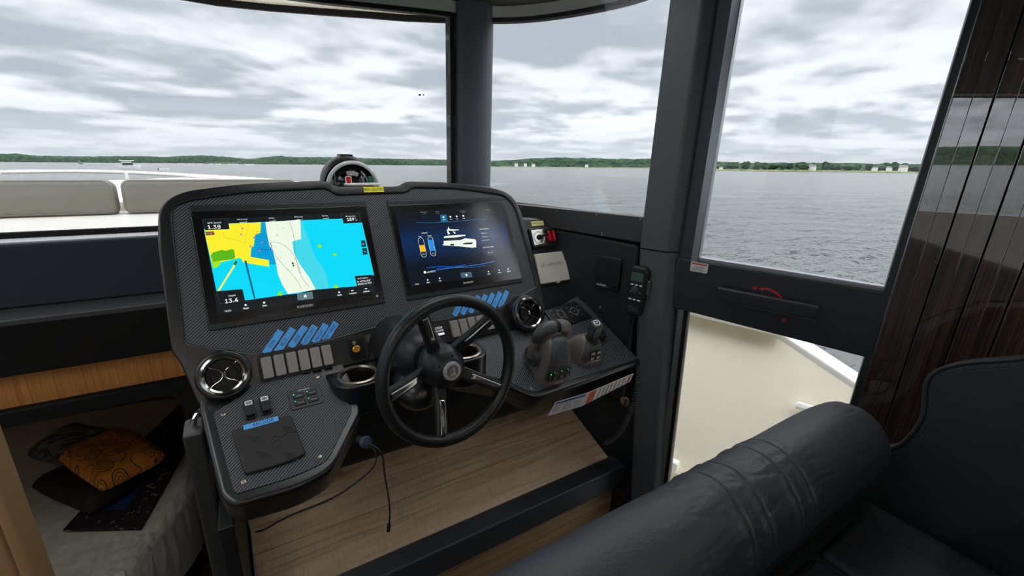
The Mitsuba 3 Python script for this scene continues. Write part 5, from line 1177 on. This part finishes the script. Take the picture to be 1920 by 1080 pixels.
# ---- compass
CP = {'c': [0.3039, 1.5], 'r': 0.0829, 'top': 1.5729, 'red': [0.286, 1.4, 1.5018], 'green': [0.3594, 1.43, 1.4996], 'plate': [0.3246, 1.39, 1.4883]}
k = tag('compass', 'black domed steering compass with a clear hood on top of the console', 'compass')
F = Fr((CP['c'][0], CP['c'][1], 1.445), (1, 0, 0), (0, 1, 0))
r0 = CP['r']; hz = CP['top'] - 1.445
add(k + '__base', lathe([(0, 0), (r0 * 1.08, 0), (r0 * 1.08, .020), (r0 * 1.0, .034), (r0 * .9, .038), (0, .038)], 56), 'm_matte_black', F)
hood = trimesh.creation.icosphere(4); hood.vertices = np.array(hood.vertices) * A3(r0, r0, hz - .036)
hood = trimesh.intersections.slice_mesh_plane(hood, (0, 0, 1), (0, 0, -.002))
hood = trimesh.intersections.slice_mesh_plane(hood, nrm((0, 1, .25)), (0, -.030, 0))
inner_h = hood.copy(); inner_h.vertices = np.array(inner_h.vertices) * .955; inner_h.invert()
add(k + '__hood', mv(cat(hood, inner_h), 0, 0, .036), 'm_satin_black', F)
add(k + '__hood__crown_rib', mv(slab(rrect(r0 * .5, r0 * .7, .012), -.008, .0015, .003), 0, .01, .036 + hz - .036), 'm_satin_black', F)
cr = []
for t in np.linspace(0, math.pi, 40):
    cr.append((.004 + r0 * .90 * math.cos(t), -.058 - .012 * math.sin(t), .030 + (hz - .036) * .84 * math.sin(t)))
add(k + '__pale_arch', tube(cr, .0058, 10), 'm_white_gel', F)
dm = ball(r0 * .80, r0 * .80, (hz - .036) * .78, 4); v = np.array(dm.vertices); dm.update_faces(v[np.array(dm.faces)].mean(1)[:, 2] > 0); dm.remove_unreferenced_vertices()
add(k + '__clear_dome', mv(dm, 0, -.018, .036), 'm_dome', F, smooth=True)
add(k + '__card', mv(lathe([(r0 * .62, 0), (r0 * .62, .014), (r0 * .5, .020), (0, .022)], 48), 0, -.012, .040), 'm_deep_black', F)
add(k + '__lubber_pin', mv(tube([(0, 0, 0), (0, 0, .034)], .0014, 8), -.002, -.066, .040), 'm_brass', F)
mat('m_brass', lin(214, 164, 70), .3, metal=.8)
add(k + '__lubber_pin_001', mv(tube([(0, 0, 0), (0, 0, .034)], .0014, 8), .040, -.052, .040), 'm_brushed', F)
add(k + '__lubber_pin_002', mv(tube([(0, 0, 0), (0, 0, .032)], .0018, 8), -.045, -.044, .040), 'm_brushed', F)
for key, P_, mt, lb in (('red_tag', CP['red'], 'm_red', 'small red tag with a pale rim in front of the compass'), ('green_tag', CP['green'], 'm_green_tag', 'small green tag beside the compass dome')):
    F = Fr(P_, (1, 0, 0), (0, .25, 1)); tag(key, lb, 'tag')
    add(key + '__plate', slab(rrect(.018, .024, .005), 0, .004, .001), 'm_label_white' if key == 'red_tag' else mt, F)
    add(key + '__face', slab(rrect(.013, .019, .004), .003, .005, .0008), mt, F)
k = tag('chart_plate', 'white plastic plate lying on the console top beside the compass', 'plate')
add(k + '__sheet', mv(slab(rrect(.105, .03, .008), 0, .006, .003), CP['plate'][0], CP['plate'][1], CP['plate'][2]), 'm_white_gel')

# ---- steering wheel
k = tag('steering_wheel', 'black five-spoke steering wheel with chrome spoke inserts', 'steering wheel')
add(k + '__rim', torus(.171, .0148, 128, 22, 1.12), 'm_wheel', WH)
mat('m_wheel', lin(30, 31, 33), .36, bump=grain(500), bs=.0003)
hub = lathe([(0, .0), (.020, .0), (.030, -.003), (.042, -.012), (.050, -.026), (.055, -.045), (.055, -.065), (.050, -.085), (.040, -.10), (0, -.10)], 64)
add(k + '__hub', hub, 'm_satin_black', WH)
add(k + '__hub__emblem_disc', lathe([(0, .004), (.0185, .004), (.023, .0022), (.024, -.003)], 48), 'm_silver', WH)
add(k + '__hub__emblem_face', mv(lathe([(0, .0006), (.0155, .0006), (.016, 0)], 40), 0, 0, .0038), 'm_grey_plastic', WH)
add(k + '__hub__emblem', cat(slab(Polygon([(.003, .012), (.008, -.010), (.0055, -.012), (.001, .006), (-.009, -.003), (-.010, -.006), (-.002, .004)]).exterior.coords[:-1], .0042, .0052), *[slab(rect(-.0095 + .0012 * i, -.0115 + .0022 * i, .0045 + .0004 * i, -.0104 + .0022 * i), .0042, .0050) for i in range(4)]), 'm_silver', WH)
for a in (-105, -31, 41, 113, 185):
    t = math.radians(a)
    F = Fr(WH.p(0, 0, 0), math.cos(t) * WH.u + math.sin(t) * WH.v, -math.sin(t) * WH.u + math.cos(t) * WH.v, WH.n)
    s = k + '__' + num('spoke')
    prof = []
    for x, z, w, h in ((.040, -.052, .0175, .011), (.060, -.044, .0165, .011), (.10, -.026, .0155, .0105), (.140, -.010, .0155, .010), (.166, -.002, .0165, .010)):
        o = rrect(2 * w, 2 * h, h * .7, 4); prof.append(np.c_[np.full(len(o), x), o[:, 0], z + o[:, 1]])
    add(s, cat(wall(prof[::-1])), 'm_satin_black', F)
    pc = []
    for x, z in ((.078, -.0268), (.081, -.0228), (.10, -.0140), (.13, -.0022), (.152, .0058), (.156, .0035)):
        o = rrect(.0150, .008, .0035, 4); pc.append(np.c_[np.full(len(o), x), o[:, 0], z + o[:, 1]])
    add(s + '__chrome_insert', cat(wall(pc[::-1])), 'm_chrome', F)
for a in (77, 5, 149, 221, 293):
    t = math.radians(a)
    add(k + '__' + num('hub_bolt'), mv(lathe([(.0032, 0), (.0032, .002), (0, .002)], 16), .034 * math.cos(t), .034 * math.sin(t), -.007), 'm_deep_black', WH)

# ---- phone lead
k = tag('charging_plug', 'grey twin charging plug with a blue light in the side of the anchor wing', 'charging plug')
pg, bl = [[0.1768, 0.888, 0.9549], [0.1683, 0.9149, 0.9463]]
dirp = nrm(A3(*pg) - A3(*bl)); F = Fr(pg, nrm(np.cross((0, 0, 1), dirp)), (0, 0, 1), dirp)
add(k + '__head', lathe([(0, -.010), (.011, -.010), (.0135, -.004), (.0135, .004), (.011, .006), (.0105, .0045), (.008, .0045), (.0075, .007), (0, .0075)], 28), 'm_blue_knob', F)
add(k + '__collar', mv(lathe([(.010, -.03), (.010, -.012), (.0, -.012)], 20), 0, 0, 0), 'm_matte_black', F)
add(k + '__blue_light', mv(ball(.0035, None, None, 2), *bl), 'm_blue_print', emitter=emit((.03, .06, 1.0), .6))
K1, K2 = [[0.1799, 0.8831, 0.947], [0.1933, 0.869, 0.9313], [0.1868, 0.8636, 0.9056], [0.1603, 0.87, 0.8779], [0.1256, 0.8815, 0.8499], [0.0806, 0.8996, 0.8226], [0.0252, 0.9155, 0.8053], [-0.031, 0.9673, 0.7494], [-0.0686, 1.0405, 0.6829]], [[0.1826, 0.8832, 0.9517], [0.2014, 0.8662, 0.9374], [0.2084, 0.8665, 0.8829], [0.213, 0.861, 0.8087], [0.2126, 0.8552, 0.7585], [0.2092, 0.8576, 0.7257]]
add('charging_cable', tube(spline(K1, 60), .0021, 8), 'm_rubber', label='thin black cable that runs from the plug along the veneer footrest under the wing', category='cable')
k = tag('charging_cable_001', 'short black cable hanging from the plug over the veneer footrest', 'cable')
add(k + '__lead', tube(spline(K2, 50), .0021, 8), 'm_rubber')
e = A3(*K2[-1]); d = nrm(A3(*K2[-1]) - A3(*K2[-2]))
add(k + '__connector', tube([e - d * .004, e + d * .018], .0042, 10), 'm_matte_black')

# ================================================================== footrest, step
WA = Fr((0, 1.047, .43), (1, 0, 0), (0, math.cos(math.radians(30)), math.sin(math.radians(30))))
k = tag('footrest', 'sloping wood-look footrest under the wheel', 'footrest')
def xl(y):      # port and starboard ends of the boards at slope height y
    return -.087 - .03 * y, 1.1455 - .155 * y
for i, (y0, y1) in enumerate(((0, .1335), (.1345, .312))):
    (a, b), (c, d) = xl(y0), xl(y1)
    m = slab([(a, y0), (b, y0), (d, y1), (c, y1)], -.018, 0, .0012)
    uv = np.array(m.vertices)[:, :2] + A3(0, .37 * i + .2, 0)[:2]
    add(k + '__' + num('board'), m, 'm_wood_step', WA, uv=uv)
add(k + '__carcass', slab(rect(-.09, .0, 1.08, .25), -.12, -.02), 'm_deep_black', WA)
k = tag('footrest_step', 'black step edge along the foot of the sloping footrest', 'step edge')
add(k + '__tread', box(-.10, 1.172, .978, 1.050, .335, .430, .006), 'm_tread')
m = slab(rect(-.10, 0, 1.14, .336), -.02, 0)
add('step_riser', m, 'm_wood_low', Fr((0, 1.0, 0), (1, 0, 0), (0, 0, 1)), uv=True, label='pale wood-grain riser below the black step edge', category='riser panel')
add('console_side', box(-.13, -.10, .95, 1.5, 0, .80, .003), 'm_matte_black', label='black side panel of the console foot behind the grab post', category='side panel')
add('floor_helm', box(-.2, 1.2, .2, 1.0, -.05, 0), 'm_dark_floor', label='dark helm floor', kind='structure')
add('riser_end', box(1.142, 1.20, .93, 1.05, 0, .335, .003), 'm_matte_black', label='black end block between the riser and the post', category='end block')

# ================================================================== helm seat
k = tag('pilot_chair', 'black leather helm seat with a rolled front bolster and a curved wing back', 'helm seat')
AX = A3(0, .324, .991); RB = .085
seams = [0.813, 0.7661, 0.678, 0.6255, 1.1451, 0.18]
def bolster(x0, x1):
    xs = np.unique(np.r_[np.linspace(x0, x1 - .14, 330), *[q + np.linspace(-.03, .035, 60) for q in seams], x1 - .14 * (1 - np.sin(np.linspace(0, math.pi / 2, 30)))]); n = 130
    th = np.arange(n) * 2 * math.pi / n; V = []
    for x in xs:
        e = max(0, (x - (x1 - .14)) / .14); f = math.sqrt(max(1 - e ** 2.3, .0009))
        s = 0
        for q in seams:          # pleats: a sharp tuck, the cloth swelling away from it on the near side
            d = x - q - .010 * np.cos(th - .9)
            s = s - .0050 * np.exp(-(d / .0026) ** 2) + .0032 * np.exp(-((d + .012) / .010) ** 2) * (d < .004) + .0012 * np.exp(-((d - .012) / .012) ** 2)
        P_ = np.stack([x * 5 + 0 * th, np.cos(th) * 1.4, np.sin(th) * 1.4], -1)
        wob = .006 * (meshkit.fbm(P_, 3, 2) - .5)
        crease = 1 - np.abs(2 * meshkit.fbm(np.stack([x * 9 - 1.5 * th, th * 3.2 + x * 4, 0 * th], -1), 3, 12) - 1)
        near = sum(np.exp(-((x - q) / .10) ** 2) for q in seams)
        wr = -.0016 * np.clip((crease - .80) / .2, 0, 1) ** 2 * min(1, near)
        r = (RB + s + wob + wr) * f
        sq = 1 + .05 * np.cos(2 * th - 1.2)
        V.append(np.stack([x + 0 * th, AX[1] + r * sq * np.cos(th), AX[2] + r * sq * np.sin(th)], -1))
    V = np.array(V); F_ = grid_faces(len(xs), n); m = trimesh.Trimesh(V.reshape(-1, 3), F_, process=False); m.fix_normals(); return m
add(k + '__bolster', bolster(-.30, 1.222), 'm_leather', smooth=True)
# wing back: a padded shell that starts low beside the bolster, rises and wraps aft
WP = [[0.345, 0.925], [0.2976, 0.938], [0.2738, 0.9509], [0.2547, 0.9785], [0.2426, 1.0182], [0.2378, 1.0495], [0.243, 1.1016], [0.2493, 1.1386], [0.2461, 1.1627], [0.2341, 1.1827], [0.2099, 1.2053], [0.1753, 1.2271], [0.1308, 1.2539]]        # (y, z) along the stitched front edge
top = spline(WP, 70)
edge2 = np.vstack([top, [[-.05, 1.284], [-.20, 1.30], [-.40, 1.30]]])
WF = Fr((1.25, 0, 0), (0, 1, 0), (0, 0, 1))
add(k + '__wing_back', slab(np.vstack([edge2, [[-.40, .62], [.345, .62]]]), 0, .055, .010, .010, steps=4), 'm_leather_soft', WF, smooth=50)
ed3 = np.c_[np.full(len(edge2), 1.2515), edge2[:, 0], edge2[:, 1]]
add(k + '__wing_back__piping', tube(ed3, .0042, 8), 'm_leather_soft')
st = []
p = spline(ed3, 240) ; t = np.gradient(p, axis=0); t /= np.linalg.norm(t, axis=1, keepdims=True)
inw = np.cross(t, A3(1, 0, 0)); inw = np.where((inw @ A3(0, -.5, -1))[:, None] > 0, inw, -inw)
for o in (.011, .017):
    q = p + inw * o + A3(-.0022, 0, 0)
    for i in range(0, 236, 4):
        st.append(tube([q[i], q[i + 2]], .0009, 5))
mat('m_thread', lin(62, 68, 74), .6)
add(k + '__wing_back__stitching', cat(*st), 'm_thread')
add(k + '__front_panel', box(-.28, 1.22, .285, .345, .10, .96, .02), 'm_leather_soft')
add(k + '__seat_cushion', box(.05, 1.23, -.12, .30, .70, .83, .05), 'm_leather_soft')
qq = [box(.12 + .2 * i, .30 + .2 * i, -.08, .25, .82, .845, .012) for i in range(5)]
for i, m in enumerate(qq):
    add(k + '__' + num('seat_pad_panel'), m, 'm_leather_soft')
bk = slab(rrect(1.35, .52, .12, 6), -.06, .06, .05, .05, steps=5)
add(k + '__backrest', bk, 'm_leather_soft', Fr((.58, -.17, 1.02), (1, 0, 0), (0, -.22, 1)))
add(k + '__pedestal', box(.3, .95, -.15, .30, .0, .72, .05), 'm_matte_black')
